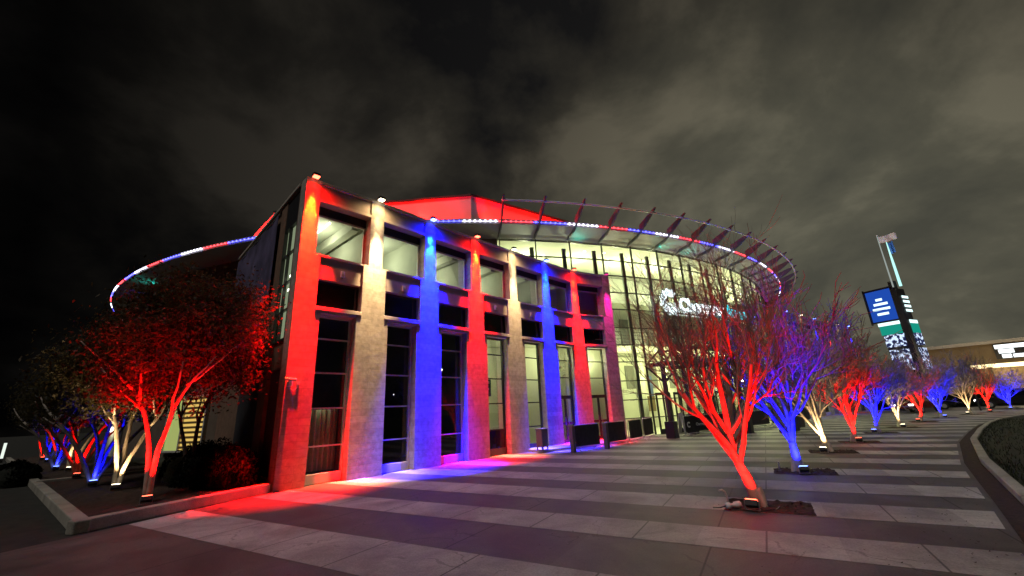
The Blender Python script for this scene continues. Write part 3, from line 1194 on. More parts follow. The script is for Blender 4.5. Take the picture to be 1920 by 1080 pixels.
# entrance doors in the curtain wall
for t in (23.0, 25.2, 29.0, 31.2, 36.0, 38.2):
    mb = MB()
    a, b = cyl(t, 36.33, 0), cyl(t + 1.75, 36.33, 0)
    w = Wall(a, b)
    for (u0, u1, z0, z1) in ((0, .1, .02, 2.35), (w.L - .1, w.L, .02, 2.35), (.1, w.L - .1, 2.2, 2.35),
                             (w.L / 2 - .05, w.L / 2 + .05, .02, 2.2), (.1, w.L / 2 - .05, .02, .3), (w.L / 2 + .05, w.L - .1, .02, .3)):
        w.box(mb, u0, u1, -0.03, 0.03, z0, z1)
    dr = mb.build('door', M['dark_alu'], arena)
    mb = MB()
    for s_ in (-.1, .1):
        mb.tube([w.p(w.L / 2 + s_, 0.06, 0.95), w.p(w.L / 2 + s_, 0.06, 1.35)], 0.014, 6)
    mb.build('handle', M['steel'], dr)

# sunshade fins and tube
for k in range(18):
    t = 8.46 + 3.36 * k
    mb = MB()
    prof = [(36.35, 11.55), (37.5, 11.7), (38.6, 12.25), (39.5, 12.85), (39.42, 12.9), (38.3, 12.56), (37.9, 12.42), (37.85, 12.0), (37.0, 11.9)]
    tv = Vector((math.cos(R(t)), math.sin(R(t)), 0)) * 0.09
    mb.prism([cyl(t, r, z) - tv * 0.5 for r, z in prof], (0, 0, 0), tv)
    mb.build('shade_fin', M['fin'], arena)
mb = MB()
mb.tube([cyl(8.3 + 0.8 * k, 39.2, 12.66) for k in range(76)], 0.055, 8)
mb.build('shade_tube', M['tube'], arena, smooth=True)
# LED eave line in coloured runs of lamps
seq = ['white', 'red', 'blue', 'white', 'red', 'blue']
tstart = -60.0
k = 0
while tstart < 62:
    cname = seq[k % 3]
    mb = MB()
    nd = 7
    for j in range(nd):
        t = tstart + 3.1 * (j + 0.5) / nd
        s_ = 0.05 if cname == 'white' else 0.033
        a = cyl(t, 37.84, 12.06)
        w = Wall(a, a + Vector((math.cos(R(t)), math.sin(R(t)), 0)))
        w.box(mb, -s_, s_, 0.0, 0.05, -s_ * 1.1 + 12.06, s_ * 1.1 + 12.06)
    w = Wall(cyl(tstart, 37.83, 0), cyl(tstart + 3.1, 37.83, 0))
    w.box(mb, 0.0, w.L, -0.02, 0.012, 12.058, 12.062)
    mb.build('led_run', M['led_' + cname], arena)
    tstart += 3.1
    k += 1
# teal uplights on the soffit
for t in (16.3, 26.3, 30.0, -33):
    spot(cyl(t, 36.5, 11.15), cyl(t, 37.1, 12.0), 22, (0.02, 1.0, 0.72), 130, 1.0, 0.03)
# red wash on the prow
for q, tg, pw in ((cyl(-10, 37.4, 12.5), (-9, 22.2, 13.4), 420), (cyl(-4, 37.5, 12.5), (-5.5, 21.8, 13.4), 420),
                  (cyl(1.0, 37.4, 12.5), (-3.5, 21.7, 13.4), 300), (cyl(7.5, 37.6, 12.4), (-0.2, 23, 13.4), 300),
                  (cyl(13.0, 37.6, 12.4), (3.0, 25.2, 13.2), 300),
                  (cyl(-17, 37.4, 12.5), (-16, 24.6, 13.4), 300)):
    spot(q, tg, pw * 6, COLOURS['red'], 150, 0.6, 0.1)
spot((-2.15, 20.6, 11.9), (-2.15, 21.9, 9.5), 60, COLOURS['red'], 120, 1.0, 0.05)

# lit louvred window on the far side of the drum
def drumwin(t0, t1, z0, z1):
    return Wall(cyl(t0, 36.28, 0), cyl(t1, 36.28, 0))


w = drumwin(-24.6, -19.0, 0, 0)
mb = MB()
w.box(mb, 0, w.L, -0.05, 0.1, 3.35, 3.45)
w.box(mb, 0, w.L, -0.05, 0.1, 0.3, 0.4)
for u in (0, 1.45, w.L - 0.1):
    w.box(mb, u, u + 0.1, -0.05, 0.1, 0.4, 3.35)
fr = mb.build('louvred_window', M['alu'], arena)
mb = MB()
w.pane(mb, 1.55, w.L - .1, 0.0, 0.4, 3.35)
mb.build('warm_pane', M['warm_glow'], fr)
mb = MB()
w.pane(mb, 0.1, 1.45, 0.0, 0.4, 3.35)
w.box(mb, 0.1, 1.45, 0.01, 0.03, 2.2, 2.26)
mb.build('green_pane', M['green_glow'], fr)
mb = MB()
for k in range(11):
    z = 0.5 + k * 0.27
    w.box(mb, 1.55, w.L - .1, 0.02, 0.11, z, z + 0.13)
mb.build('louvres', mat('louvre_wood', (0.3, 0.2, 0.07), 0.6, vary=0.1), fr)
# pale block bay with a wall lamp further left
w = Wall(cyl(-43, 36.25, 0), cyl(-35, 36.25, 0))
mb = MB()
w.box(mb, 0, w.L, 0, 0.1, 0, 3.6)
mb.build('block_bay', masonry('pale_block', FAC_ANG - 1.6, (0.42, 0.42, 0.38), 0.2, 0.4), arena)
wl = thing('wall_lamp', 'glowing wall lamp on the pale block wall behind the left trees', 'lamp')
ORG[wl.name] = Vector((0, 0, 0))
c = w.p(w.L * 0.46, 0.2, 1.75)
mb = MB()
mb.lathe([(0.10, -0.16), (0.14, -0.1), (0.14, 0.1), (0.06, 0.16)], 12, c)
mb.build('lamp_globe', M['headlamp'], wl, smooth=True)
mb = MB()
w.box(mb, w.L * 0.46 - 0.05, w.L * 0.46 + 0.05, 0.1, 0.2, 1.85, 1.95)
mb.build('bracket', M['house'], wl)
point(w.p(w.L * 0.46, 0.6, 1.75), 40, (1, 0.9, 0.6), 0.1)

# ------------------------------------------------------------------ banner, camera and alarm boxes on the wing
bn = thing('wall_banner', 'large dark purple banner hung high on the wing side wall', 'banner')
ORG[bn.name] = Vector((0, 0, 0))
mb = MB()
for a in range(24):
    u0, u1 = 2.55 + a * 6.1 / 24, 2.55 + (a + 1) * 6.1 / 24
    f = lambda u: 0.05 + 0.02 * math.sin(u * 3.1)
    mb.hexa([ws.p(U(u1), f(u1) + .015, 5.7), ws.p(U(u0), f(u0) + .015, 5.7), ws.p(U(u0), f(u0), 5.7), ws.p(U(u1), f(u1), 5.7),
             ws.p(U(u1), f(u1) + .015, 8.75), ws.p(U(u0), f(u0) + .015, 8.75), ws.p(U(u0), f(u0), 8.75), ws.p(U(u1), f(u1), 8.75)])
mb.build('banner_cloth', M['banner'], bn, smooth=False)
mb = MB()
for z in (5.68, 8.77):
    mb.tube([ws.p(U(8.7), 0.06, z), ws.p(U(2.5), 0.06, z)], 0.025, 6)
mb.build('rod', M['steel'], bn)

w = W1[0]
sc_ = thing('security_camera', 'small white security camera box bracketed to the red corner pier', 'camera')
ORG[sc_.name] = Vector((0, 0, 0))
mb = MB()
w.box(mb, -0.16, -0.05, 0.05, 0.20, 2.62, 2.76)
mb.build('junction_box', M['white_paint'], sc_, bevel=0.01)
mb = MB()
mb.tube([w.p(-0.24, 0.16, 2.82), w.p(0.0, 0.3, 2.78)], 0.045, 10)
mb.build('camera_body', M['white_paint'], sc_, smooth=True)
mb = MB()
mb.tube([w.p(-0.1, 0.06, 2.60), w.p(0.02, 0.07, 2.52), w.p(0.12, 0.07, 2.6), w.p(0.13, 0.06, 2.72)], 0.012, 6)
w.box(mb, 0.10, 0.17, 0.05, 0.09, 2.68, 2.76)
mb.build('cable', M['white_paint'], sc_)


def alarm(w, u, z, lab):
    a = thing('alarm_box', lab, 'alarm', group='alarm boxes above the dark panels')
    ORG[a.name] = Vector((0, 0, 0))
    mb = MB()
    w.box(mb, u, u + 0.12, 0.0, 0.07, z, z + 0.2)
    mb.build('housing', M['white_paint'], a, bevel=0.012)
    mb = MB()
    w.box(mb, u + 0.02, u + 0.10, 0.07, 0.085, z + 0.03, z + 0.09)
    mb.build('strobe_lens', M['glass'], a)


alarm(W1[0], 1.1, 6.02, 'small pinkish alarm box on the first bay beside the red corner pier')
alarm(W1[1], 1.1, 5.98, 'small white alarm box on the second bay left of the blue pier')
alarm(W1[3], 1.1, 6.0, 'small alarm box between the red and pale piers in mid wing')
alarm(W1[4], 1.1, 6.0, 'small alarm box just left of the second blue pier')

# ------------------------------------------------------------------ floodlights on the piers
HOT = {'red': (1, .22, .01), 'blue': (.01, .32, 1), 'warm': (1, .85, .5), 'magenta': (.9, .02, .4)}


def floodlight(w, u, colour, label, beam, wide, z=9.14, m=None):
    f = thing('floodlight', label, 'floodlight', group='floodlights on top of the piers')
    ORG[f.name] = Vector((0, 0, 0))
    mb = MB()
    w.box(mb, u - 0.10, u + 0.10, 0.14, 0.30, z - 0.02, z + 0.08)
    mb.build('housing', M['house'], f, bevel=0.01)
    mb = MB()
    w.box(mb, u - 0.025, u + 0.025, -0.15, 0.14, z + 0.0, z + 0.04)
    w.box(mb, u - 0.06, u + 0.06, -0.2, -0.1, z - 0.03, z + 0.0)
    mb.build('bracket', M['steel'], f)
    mb = MB()
    w.box(mb, u - 0.088, u + 0.088, 0.15, 0.31, z - 0.06, z - 0.02)
    mb.build('lens', m or M['lens_' + colour], f)
    src = w.p(u, 0.44, z - 0.14)
    if beam:
        spot(src, w.p(u, -0.1, 0.0), beam, COLOURS[colour], 30 if colour == 'warm' else 38, 1.0, 0.05)
    if wide:
        spot(src, w.p(u, -0.1, 6.4), wide * 0.75, COLOURS[colour], 160, 1.0, 0.05)
        spot(w.p(u, 0.24, z - 0.1), w.p(u, 0.04, z - 1.5), wide * ({'warm': 3, 'magenta': 0.5}.get(colour, 7)), HOT[colour], 24, 0.7, 0.03)


specs = [('red', 'red floodlight topping the tall corner pier at the left', 60000, 420),
         ('warm', 'warm white floodlight on the second pier from the corner', 14000, 170),
         ('blue', 'blue floodlight on the third pier, under the red roof edge', 130000, 560),
         ('red', 'red floodlight on the middle pier right of the first blue pier', 38000, 340),
         ('warm', 'warm white floodlight on the fifth pier, mid wing', 9000, 150),
         ('blue', 'blue floodlight on the sixth pier near the glass front', 85000, 460),
         ('red', 'red floodlight on the seventh pier, last bright one before the glass', 36000, 300),
         ('magenta', 'dim magenta floodlight added to tint the end pier beside the glass wall', 3800, 8)]  # last one is added for the magenta glow, no fixture visible there
for i, (c, lab, b, wd) in enumerate(specs):
    w = W1[i] if i < 7 else W1[6]
    floodlight(w, 0.0 if i < 7 else w.L, c, lab, b, wd)
for i, (c, lab, b) in enumerate([('blue', 'far blue floodlight nearest the drum on the distant wing', 2000),
                                 ('warm', 'far white floodlight second on the distant wing', 1200),
                                 ('blue', 'far blue floodlight in the middle of the distant wing', 6000),
                                 ('red', 'far red floodlight on the distant wing above the bare trees', 5000),
                                 ('warm', 'far white floodlight fifth along the distant wing', 1200),
                                 ('blue', 'far blue floodlight on the last pier of the distant wing', 14000)]):
    w = W2[min(i, 4)]
    floodlight(w, 0.0 if i < 5 else w.L, c, lab, b, 24)

# ------------------------------------------------------------------ the sign on the glass
sg = thing('arena_sign', 'glowing white and teal letters with a ray-ring emblem on the glass wall', 'sign')
ORG[sg.name] = Vector((0, 0, 0))


def on_glass(th, z, r=36.75):
    t = R(th)
    x = Vector((math.cos(t), math.sin(t), 0))
    nrm = Vector((math.sin(t), -math.cos(t), 0))
    mm = Matrix((x, Vector((0, 0, 1)), nrm)).transposed().to_4x4()
    return Matrix.Translation(cyl(th, r, z)) @ mm


word = 'Chartway Arena'
adv = {'C': .66, 'h': .57, 'a': .57, 'r': .38, 't': .36, 'w': .78, 'y': .54, ' ': .20, 'A': .70, 'e': .57, 'n': .57}
SZ = 1.22
tot = sum(adv[ch] for ch in word) * SZ
scale_w = (39.75 - 27.25) * math.pi / 180 * 36.75 / tot
th = 27.25
for ch in enumerate(word):
    i_, c_ = ch
    wdt = adv[c_] * SZ * scale_w / 36.75 * 180 / math.pi
    if c_ != ' ':
        mm = on_glass(th + wdt / 2, 7.42) @ Matrix.Diagonal((scale_w, 1, 1, 1))
        text_mesh('letter', c_, SZ, M['sign_white'] if i_ < 8 else M['sign_teal'], sg, mm, 0.05, 0.034)
    th += wdt
mm = on_glass(25.95, 7.95)
mb = MB()
for k in range(17):
    a = R(52 + k * 256 / 16)
    for (r0, r1, hw) in ((0.46, 0.88 if k % 2 else 0.78, 0.072),):
        d = Vector((math.cos(a), math.sin(a), 0))
        e = Vector((-d.y, d.x, 0))
        q = [d * r0 - e * hw * .8, d * r1 - e * hw * 1.2, d * r1 + e * hw * 1.2, d * r0 + e * hw * .8]
        mb.prism([mm @ p_ for p_ in q], mm @ Vector((0, 0, 0)), mm @ Vector((0, 0, 0.06)))
a0 = [R(60 + 240 * k / 20) for k in range(21)]
for a, b in zip(a0, a0[1:]):
    q = [Vector((math.cos(a) * .36, math.sin(a) * .36, 0)), Vector((math.cos(b) * .36, math.sin(b) * .36, 0)),
         Vector((math.cos(b) * .5, math.sin(b) * .5, 0)), Vector((math.cos(a) * .5, math.sin(a) * .5, 0))]
    mb.prism([mm @ p_ for p_ in q], mm @ Vector((0, 0, 0.01)), mm @ Vector((0, 0, 0.07)))
mb.build('emblem', M['sign_white'], sg)
mb = MB()
for z in (7.3, 8.55):
    mb.tube([cyl(25 + k * 0.75, 36.5, z) for k in range(21)], 0.03, 6)
mb.build('support_rail', M['dark_alu'], sg)

# ------------------------------------------------------------------ trees
def grow(seed, height, spread, stems, kids, trunk_h, r0, lean=(0, 0), limb_levels=2, twig_r=0.0045, drift=(0, 0)):
    rg = random.Random(seed)
    tk, cr = MB(), MB()

    def rnd(s_):
        return Vector((rg.gauss(0, s_), rg.gauss(0, s_), rg.gauss(0, s_)))

    def br(p, d, ln, r, lev):
        nseg = 5 if lev <= 2 else 3
        pts, rad = [p.copy()], [r]
        dd = d.copy()
        for k in range(nseg):
            dd = (dd + rnd(0.10 if lev < 3 else 0.16) + Vector((drift[0], drift[1], 0.05 if lev < 3 else 0.10))).normalized()
            p = p + dd * ln / nseg
            pts.append(p.copy())
            rad.append(max(r * (1 - 0.42 * (k + 1) / nseg), twig_r * 0.6))
        m = tk if lev <= limb_levels else cr
        m.tube(pts, rad, 8 if lev == 0 else (6 if lev <= 1 else (5 if lev == 2 else 3)), cap=False)
        if lev >= len(kids):
            return
        n = kids[lev] if lev > 0 else stems
        for k in range(n):
            if lev == 0:
                az = 2 * math.pi * (k + rg.uniform(-.3, .3)) / n
                pol = R(rg.uniform(6, 36)) * spread
                nd = Vector((math.sin(pol) * math.cos(az), math.sin(pol) * math.sin(az), math.cos(pol)))
                q = pts[-1 - (k % 2)] if k > 1 else pts[-1]
                br(q, nd, rg.uniform(1.2, 1.7) * height / 5, r * rg.uniform(.36, .56), 1)
            else:
                t = 1.0 if k == 0 else rg.uniform(0.35, 1.0)
                j = min(int(t * nseg), nseg)
                q = pts[j]
                ax = dd.cross(Vector((rg.random() - .5, rg.random() - .5, rg.random() - .5)))
                if ax.length < 1e-4:
                    continue
                an = R(rg.uniform(6, 20) if k == 0 else rg.uniform(18, 46))
                nd = Matrix.Rotation(an, 3, ax.normalized()) @ dd
                br(q, nd, ln * rg.uniform(.58, .82), max(rad[j] * rg.uniform(.55, .8), twig_r), lev + 1)

    d0 = Vector((lean[0], lean[1], 1)).normalized()
    br(Vector((0, 0, -0.03)), d0, trunk_h, r0, 0)
    for (x, y) in ((0.6, 0.2), (-0.5, 0.4), (0.1, -0.7)):      # root flare
        tk.tube([(x * r0 * 0.6, y * r0 * 0.6, 0.22), (x * r0 * 1.7, y * r0 * 1.7, 0.0), (x * r0 * 2.8, y * r0 * 2.8, -0.05)],
                [r0 * .6, r0 * .5, r0 * .25], 6)
    zz = sorted(v[2] for v in cr.v)
    top = zz[int(len(zz) * 0.965)]
    zs = height / top
    for m in (tk, cr):
        m.v = [(x * zs, y * zs, z * zs) for x, y, z in m.v]
    return tk, cr


def bare_tree(seed, loc, label, rz=0.0, **kw):
    t = thing('bare_tree', label, 'tree', loc, rz, 'bare multi-stem trees along the plaza')
    tk, cr = grow(seed, **kw)
    tk.build('trunk', M['bark'], t, smooth=True, fix=False)
    cr.build('crown', M['twig'], t, smooth=True, fix=False)
    return t


TREES = [((3.92, 7.60), 'red'), ((6.59, 10.70), 'blue'), ((9.70, 14.01), 'warm'), ((12.53, 16.51), 'red'),
         ((16.08, 19.74), 'blue'), ((19.25, 22.15), 'warm'), ((23.4, 25.45), 'red'), ((27.4, 28.2), 'blue'),
         ((31.3, 30.2), 'warm'), ((34.4, 31.9), 'red'), ((38.9, 34.2), 'blue')]
TLAB = ['bare tree lit bright red in the nearest mulch pit of the plaza row',
        'bare tree lit deep blue, second from the near end of the plaza row',
        'bare tree lit pale yellow between the near blue and the second red tree',
        'bare tree lit red, fourth in the plaza row, behind the first yellow tree',
        'bare tree lit blue, fifth in the plaza row, in front of the distant wing',
        'bare tree lit pale yellow, sixth in the plaza row, bright white lamp below',
        'bare tree lit red, seventh in the plaza row, under the screen tower',
        'bare tree lit blue, eighth in the plaza row, right of the screen tower',
        'bare tree lit yellow, ninth in the plaza row, before the tan building',
        'small bare tree lit red in front of the tan building, near the black car',
        'farthest bare tree of the plaza row, lit blue at the right edge']
K5 = (0, 3, 3, 4, 4)
trees = []
for i, ((x, y), c) in enumerate(TREES):
    rz = (i * 2.4) % 6.28
    if i == 0:
        t = bare_tree(11, (x, y, 0), TLAB[i], 0.0, height=4.45, spread=0.8, stems=9, kids=(0, 3, 4, 4, 4), trunk_h=0.7, r0=0.085, lean=(-.08, .03), twig_r=0.0031, drift=(-.022, .01))
    elif i == 1:
        t = bare_tree(29, (x, y, 0), TLAB[i], 1.0, height=4.5, spread=0.78, stems=6, kids=(0, 3, 4, 4, 4), trunk_h=0.6, r0=0.10, lean=(-.05, 0), twig_r=0.0075)
    elif i == 2:
        t = bare_tree(37, (x, y, 0), TLAB[i], 0.2, height=3.9, spread=0.8, stems=7, kids=(0, 3, 4, 4, 4), trunk_h=0.5, r0=0.09, twig_r=0.010)
    elif i == 3:
        t = bare_tree(41, (x, y, 0), TLAB[i], 0.2, height=4.0, spread=0.72, stems=7, kids=(0, 3, 4, 4, 4), trunk_h=0.5, r0=0.09, twig_r=0.012)
    else:
        t = dup(trees[(1, 2, 3)[i % 3]], (x, y, 0), rz, TLAB[i], (.92, .86, .84, .86, .95, .82, .72)[i - 4])
    trees.append(t)


def uplight(loc, colour, label, aim, power, size=100, group='ground spotlights at the tree feet', rz=None, sc=1.0, wide=0):
    d = Vector(aim) - Vector(loc)
    az = math.atan2(d.y, d.x)
    u = thing('uplight', label, 'spotlight', loc, az - math.pi / 2, group)
    mb = MB()
    # housing tilted towards the tree (local +Y)
    ca, sa = math.cos(R(28)), math.sin(R(28))

    def T(x, y, z):
        return (x * sc, (y * ca + z * sa) * sc, (0.11 + -y * sa + z * ca) * sc)
    mb.hexa([T(-.09, -.06, -.06), T(.09, -.06, -.06), T(.09, .06, -.06), T(-.09, .06, -.06),
             T(-.09, -.06, .03), T(.09, -.06, .03), T(.09, .06, .03), T(-.09, .06, .03)])
    mb.build('housing', M['house'], u, bevel=0.008)
    mb = MB()
    mb.hexa([T(-.08, -.05, .031), T(.08, -.05, .031), T(.08, .05, .031), T(-.08, .05, .031),
             T(-.08, -.05, .045), T(.08, -.05, .045), T(.08, .05, .045), T(-.08, .05, .045)])
    mb.build('lens', M['lens_' + colour], u)
    mb = MB()
    mb.box(-.105 * sc, -.095 * sc, -.02, .02, 0, .14 * sc)
    mb.box(.095 * sc, .105 * sc, -.02, .02, 0, .14 * sc)
    mb.box(-.095 * sc, .095 * sc, -.02, .02, 0.0, .012)
    mb.build('yoke', M['steel'], u)
    mb = MB()
    mb.tube([(.08, -.02, .05), (.16, .02, .012), (.22, .12, .01), (.30, .2, .012), (.30, .42, .012)], .007, 5)
    mb.build('cable', M['house'], u, smooth=True)
    src = Vector(loc) + Vector((d.x, d.y, 0)).normalized() * 0.06 * sc + Vector((0, 0, 0.2 * sc))
    spot(src, aim, power, COLOURS[colour], size, 1.0, 0.05)
    return u


NAMES = {'red': 'red', 'blue': 'blue', 'warm': 'warm white'}
ORDN = ['nearest', 'second', 'third', 'fourth', 'fifth', 'sixth', 'seventh', 'eighth', 'ninth', 'tenth', 'farthest']
for i, ((x, y), c) in enumerate(TREES):
    q = Vector((x, y, 0))
    away = (-q).normalized()
    side = Vector((away.y, -away.x, 0)) * (-0.12 if i % 2 else 0.1)
    loc = q + away * (0.46 if i < 4 else 0.55) + side
    pw = {'red': 1250, 'blue': 1900, 'warm': 220}[c] * (1.0 if i == 0 else .9)
    uplight((loc.x, loc.y, 0.03), c, f'{NAMES[c]} ground spotlight at the foot of the {ORDN[i]} bare tree', (x, y, 1.15), pw, 106)
    spot((loc.x + away.x * -.08, loc.y + away.y * -.08, .24), (x - (.75 if i == 0 else 0), y - (.25 if i == 0 else 0), 4.2), pw * (0.8 if i == 0 else 1.3 if c == 'blue' else 0.9), COLOURS[c], 60 if i == 0 else 74, 0.9, 0.05)

# mulch pits of the plaza row
PITD, PITN = DV.copy(), NV.copy()
for i, ((x, y), c) in enumerate(TREES):
    rg = random.Random(70 + i)
    hw, hd = (0.62, 0.46)
    mb = MB()
    nx, ny = (26, 20) if i < 3 else (10, 8)
    c_ = Vector((x, y, 0)) + PITD * 0.12
    grid = {}
    for a in range(nx + 1):
        for b in range(ny + 1):
            u, v = -hw + 2 * hw * a / nx, -hd + 2 * hd * b / ny
            edge = a in (0, nx) or b in (0, ny)
            if edge:
                u += rg.uniform(-.008, .008)
                v += rg.uniform(-.008, .008)
            q = c_ + PITD * u + PITN * v
            z = 0.011 if edge else 0.014 + abs(rg.gauss(0, 0.012))
            mb.v.append((q.x, q.y, z))
            grid[a, b] = len(mb.v) - 1
    for a in range(nx):
        for b in range(ny):
            mb.f.append((grid[a, b], grid[a + 1, b], grid[a + 1, b + 1], grid[a, b + 1]))
    o = mb.build('tree_pit', M['mulch'])
    o['kind'] = 'structure'
    if i < 3:                                          # loose bark and leaves
        mb = MB()
        for k in range(170):
            q = c_ + PITD * rg.uniform(-hw, hw) * .97 + PITN * rg.uniform(-hd, hd) * .97
            s_ = rg.uniform(.012, .035)
            d = Vector((rg.uniform(-1, 1), rg.uniform(-1, 1), rg.uniform(-.2, .5))).normalized() * s_
            e = Vector((-d.y, d.x, rg.uniform(-.01, .01))).normalized() * s_ * .4
            z = 0.02 + rg.uniform(0, .02)
            q.z = z
            mb.quad(q - d - e, q + d - e, q + d + e, q - d + e)
        mb.build('bark_litter', M['mulch'], fix=False)['kind'] = 'stuff'
# leaf litter and grit over the paving
rg = random.Random(12)
mb = MB()
for k in range(900):
    if rg.random() < 0.6:
        s_, n_ = rg.gauss(3.2, 1.2), rg.gauss(6.2, 1.4)
    else:
        s_, n_ = rg.uniform(-8, 8), rg.uniform(5, 22)
    q = DV * s_ + NV * n_
    le, ri = band_ends(n_)
    if le is None or ri is None or not (le < s_ < ri):
        continue
    z_ = rg.uniform(.006, .02)
    d = Vector((rg.uniform(-1, 1), rg.uniform(-1, 1), 0)).normalized() * z_
    e = Vector((-d.y, d.x, 0)) * .5
    q.z = 0.014
    mb.quad(q - d, q - e, q + d + Vector((0, 0, .008)), q + e)
mb.build('leaf_litter', M['mulch'], fix=False)['kind'] = 'stuff'

# cable connector and conduit stubs beside the near trees
cc = thing('cable_connector', 'white two-ended cable connector cover lying in the nearest mulch pit', 'connector', (3.40, 7.42, 0.05), 0.25)
mb = MB()
prof = [(-.13, .02), (-.125, .045), (-.07, .05), (-.045, .028), (.02, .028), (.04, .048), (.13, .052), (.14, .03)]
mb.tube([(a, 0, .03) for a, r in prof], [r for a, r in prof], 12)
mb.build('cover_shell', M['white_paint'], cc, smooth=True)
mb = MB()
mb.tube([(-.13, 0, .03), (-.2, .06, .0), (-.22, .2, -.02)], 0.009, 6)
mb.build('cable', M['house'], cc)
for loc, rz, lab in (((3.50, 7.85, 0.0), 0.3, 'bent pale conduit stub standing left of the nearest red tree'),
                     ((6.25, 10.85, 0.0), 1.2, 'curved pale conduit stub beside the near blue tree')):
    cs = thing('conduit_stub', lab, 'conduit', loc, rz, 'conduit stubs beside the trees')
    mb = MB()
    mb.tube([(0.04, 0, 0), (0.03, 0, .12), (0, 0, .2), (-.05, 0, .235), (-.12, 0, .225)], 0.014, 8)
    mb.build('pipe', M['white_paint'], cs, smooth=True)
    mb = MB()
    mb.lathe([(0.025, 0.0), (0.025, 0.03)], 10, (0.04, 0, 0))
    mb.build('collar', M['steel'], cs)

# ------------------------------------------------------------------ planter at the left
ZS = 0.2
front = Wall((-7.75, 7.85), (-6.36, 11.34))
left = Wall((-36.0, 30.5), (-7.75, 7.85))
pk = thing('planter_kerb', 'pale concrete kerb round the dark planting bed left of the corner', 'kerb')
ORG[pk.name] = Vector((0, 0, 0))
mb = MB()
front.box(mb, 0.0, front.L, -0.22, 0.0, 0, ZS + 0.02)
mb.build('front_kerb', M['kerbstone'], pk, bevel=0.02)
mb = MB()
left.box(mb, 0, left.L + 0.0, -0.22, 0.0, 0, ZS + 0.018)
mb.build('side_kerb', M['kerbstone'], pk, bevel=0.02)
mb = MB()
cx = Wall((-15.7, 14.2), (-12.6, 17.3))
cx.box(mb, 0.1, cx.L, -0.22, 0, 0.1, ZS + 0.05)
mb.build('cross_kerb', M['kerbstone'], pk, bevel=0.02)
rg = random.Random(9)
mb = MB()
A, B = Vector((-7.8, 8.0, 0)), Vector((-6.5, 11.5, 0))
LV = (left.a - left.b).normalized()
nu, nv = 60, 26
idx = {}
for a in range(nu + 1):
    for b in range(nv + 1):
        fu, fv = (a / nu) ** 1.6, b / nv
        q = A + (B - A) * fv + LV * 34 * fu
        edge = a == 0 or b in (0, nv)
        mb.v.append((q.x, q.y, ZS - 0.03 + (0 if edge else rg.uniform(-.01, .035))))
        idx[a, b] = len(mb.v) - 1
for a in range(nu):
    for b in range(nv):
        mb.f.append((idx[a, b], idx[a + 1, b], idx[a + 1, b + 1], idx[a, b + 1]))
mb.build('planter_soil', M['soil'])['kind'] = 'structure'

LEAFY = [((-8.15, 9.75), 'red', 1), ((-10.7, 11.75), 'warm', 2), ((-12.3, 12.75), 'blue', 3), ((-15.4, 15.3), 'red', 4),
         ((-18.4, 17.9), 'warm', 5), ((-19.6, 18.5), 'blue', 6), ((-23.0, 21.8), 'red', 7), ((-26.0, 24.0), 'blue', 8),
         ((-28.5, 26.0), 'red', 9)]


def leaf_crown(seed, rad, cz, nclump, nleaf, size):
    rg = np.random.default_rng(seed)
    cs = []
    while len(cs) < nclump:
        p = rg.uniform(-1, 1, 3)
        d = np.linalg.norm(p)
        if d < 1 and (d > 0.42 or rg.random() < 0.3):
            bump = 0.78 + 0.3 * np.sin(p[0] * 5 + seed) * np.cos(p[1] * 4.3 + 1) + 0.12 * rg.normal()
            cs.append(p * np.array(rad) * min(bump, 1.12) + np.array([0, 0, cz]))
    cs = np.array(cs)
    c = np.repeat(cs, nleaf, axis=0)
    n = len(c)
    spread = np.repeat(rg.uniform(0.12, 0.34, nclump), nleaf)[:, None]
    c = c + rg.normal(size=(n, 3)) * spread
    a = rg.normal(size=(n, 3))
    a /= np.linalg.norm(a, axis=1)[:, None]
    b = np.cross(a, rg.normal(size=(n, 3)))
    b /= np.linalg.norm(b, axis=1)[:, None]
    s_ = size * rg.uniform(.6, 1.25, (n, 1))
    v = np.stack([c - a * s_, c + b * s_ * .42, c + a * s_, c - b * s_ * .42], axis=1).reshape(-1, 3)
    v[:, 2] = np.where(v[:, 2] < 1.7, 1.7 + (1.7 - v[:, 2]) * .3, v[:, 2])
    me = bpy.data.meshes.new('crown')
    me.vertices.add(len(v))
    me.vertices.foreach_set('co', v.ravel())
    me.loops.add(4 * n)
    me.loops.foreach_set('vertex_index', np.arange(4 * n, dtype=np.int32))
    me.polygons.add(n)
    me.polygons.foreach_set('loop_start', np.arange(0, 4 * n, 4, dtype=np.int32))
    me.polygons.foreach_set('loop_total', np.full(n, 4, dtype=np.int32))
    me.update(calc_edges=True)
    me.validate()
    me.materials.append(M['leaf'])
    return me


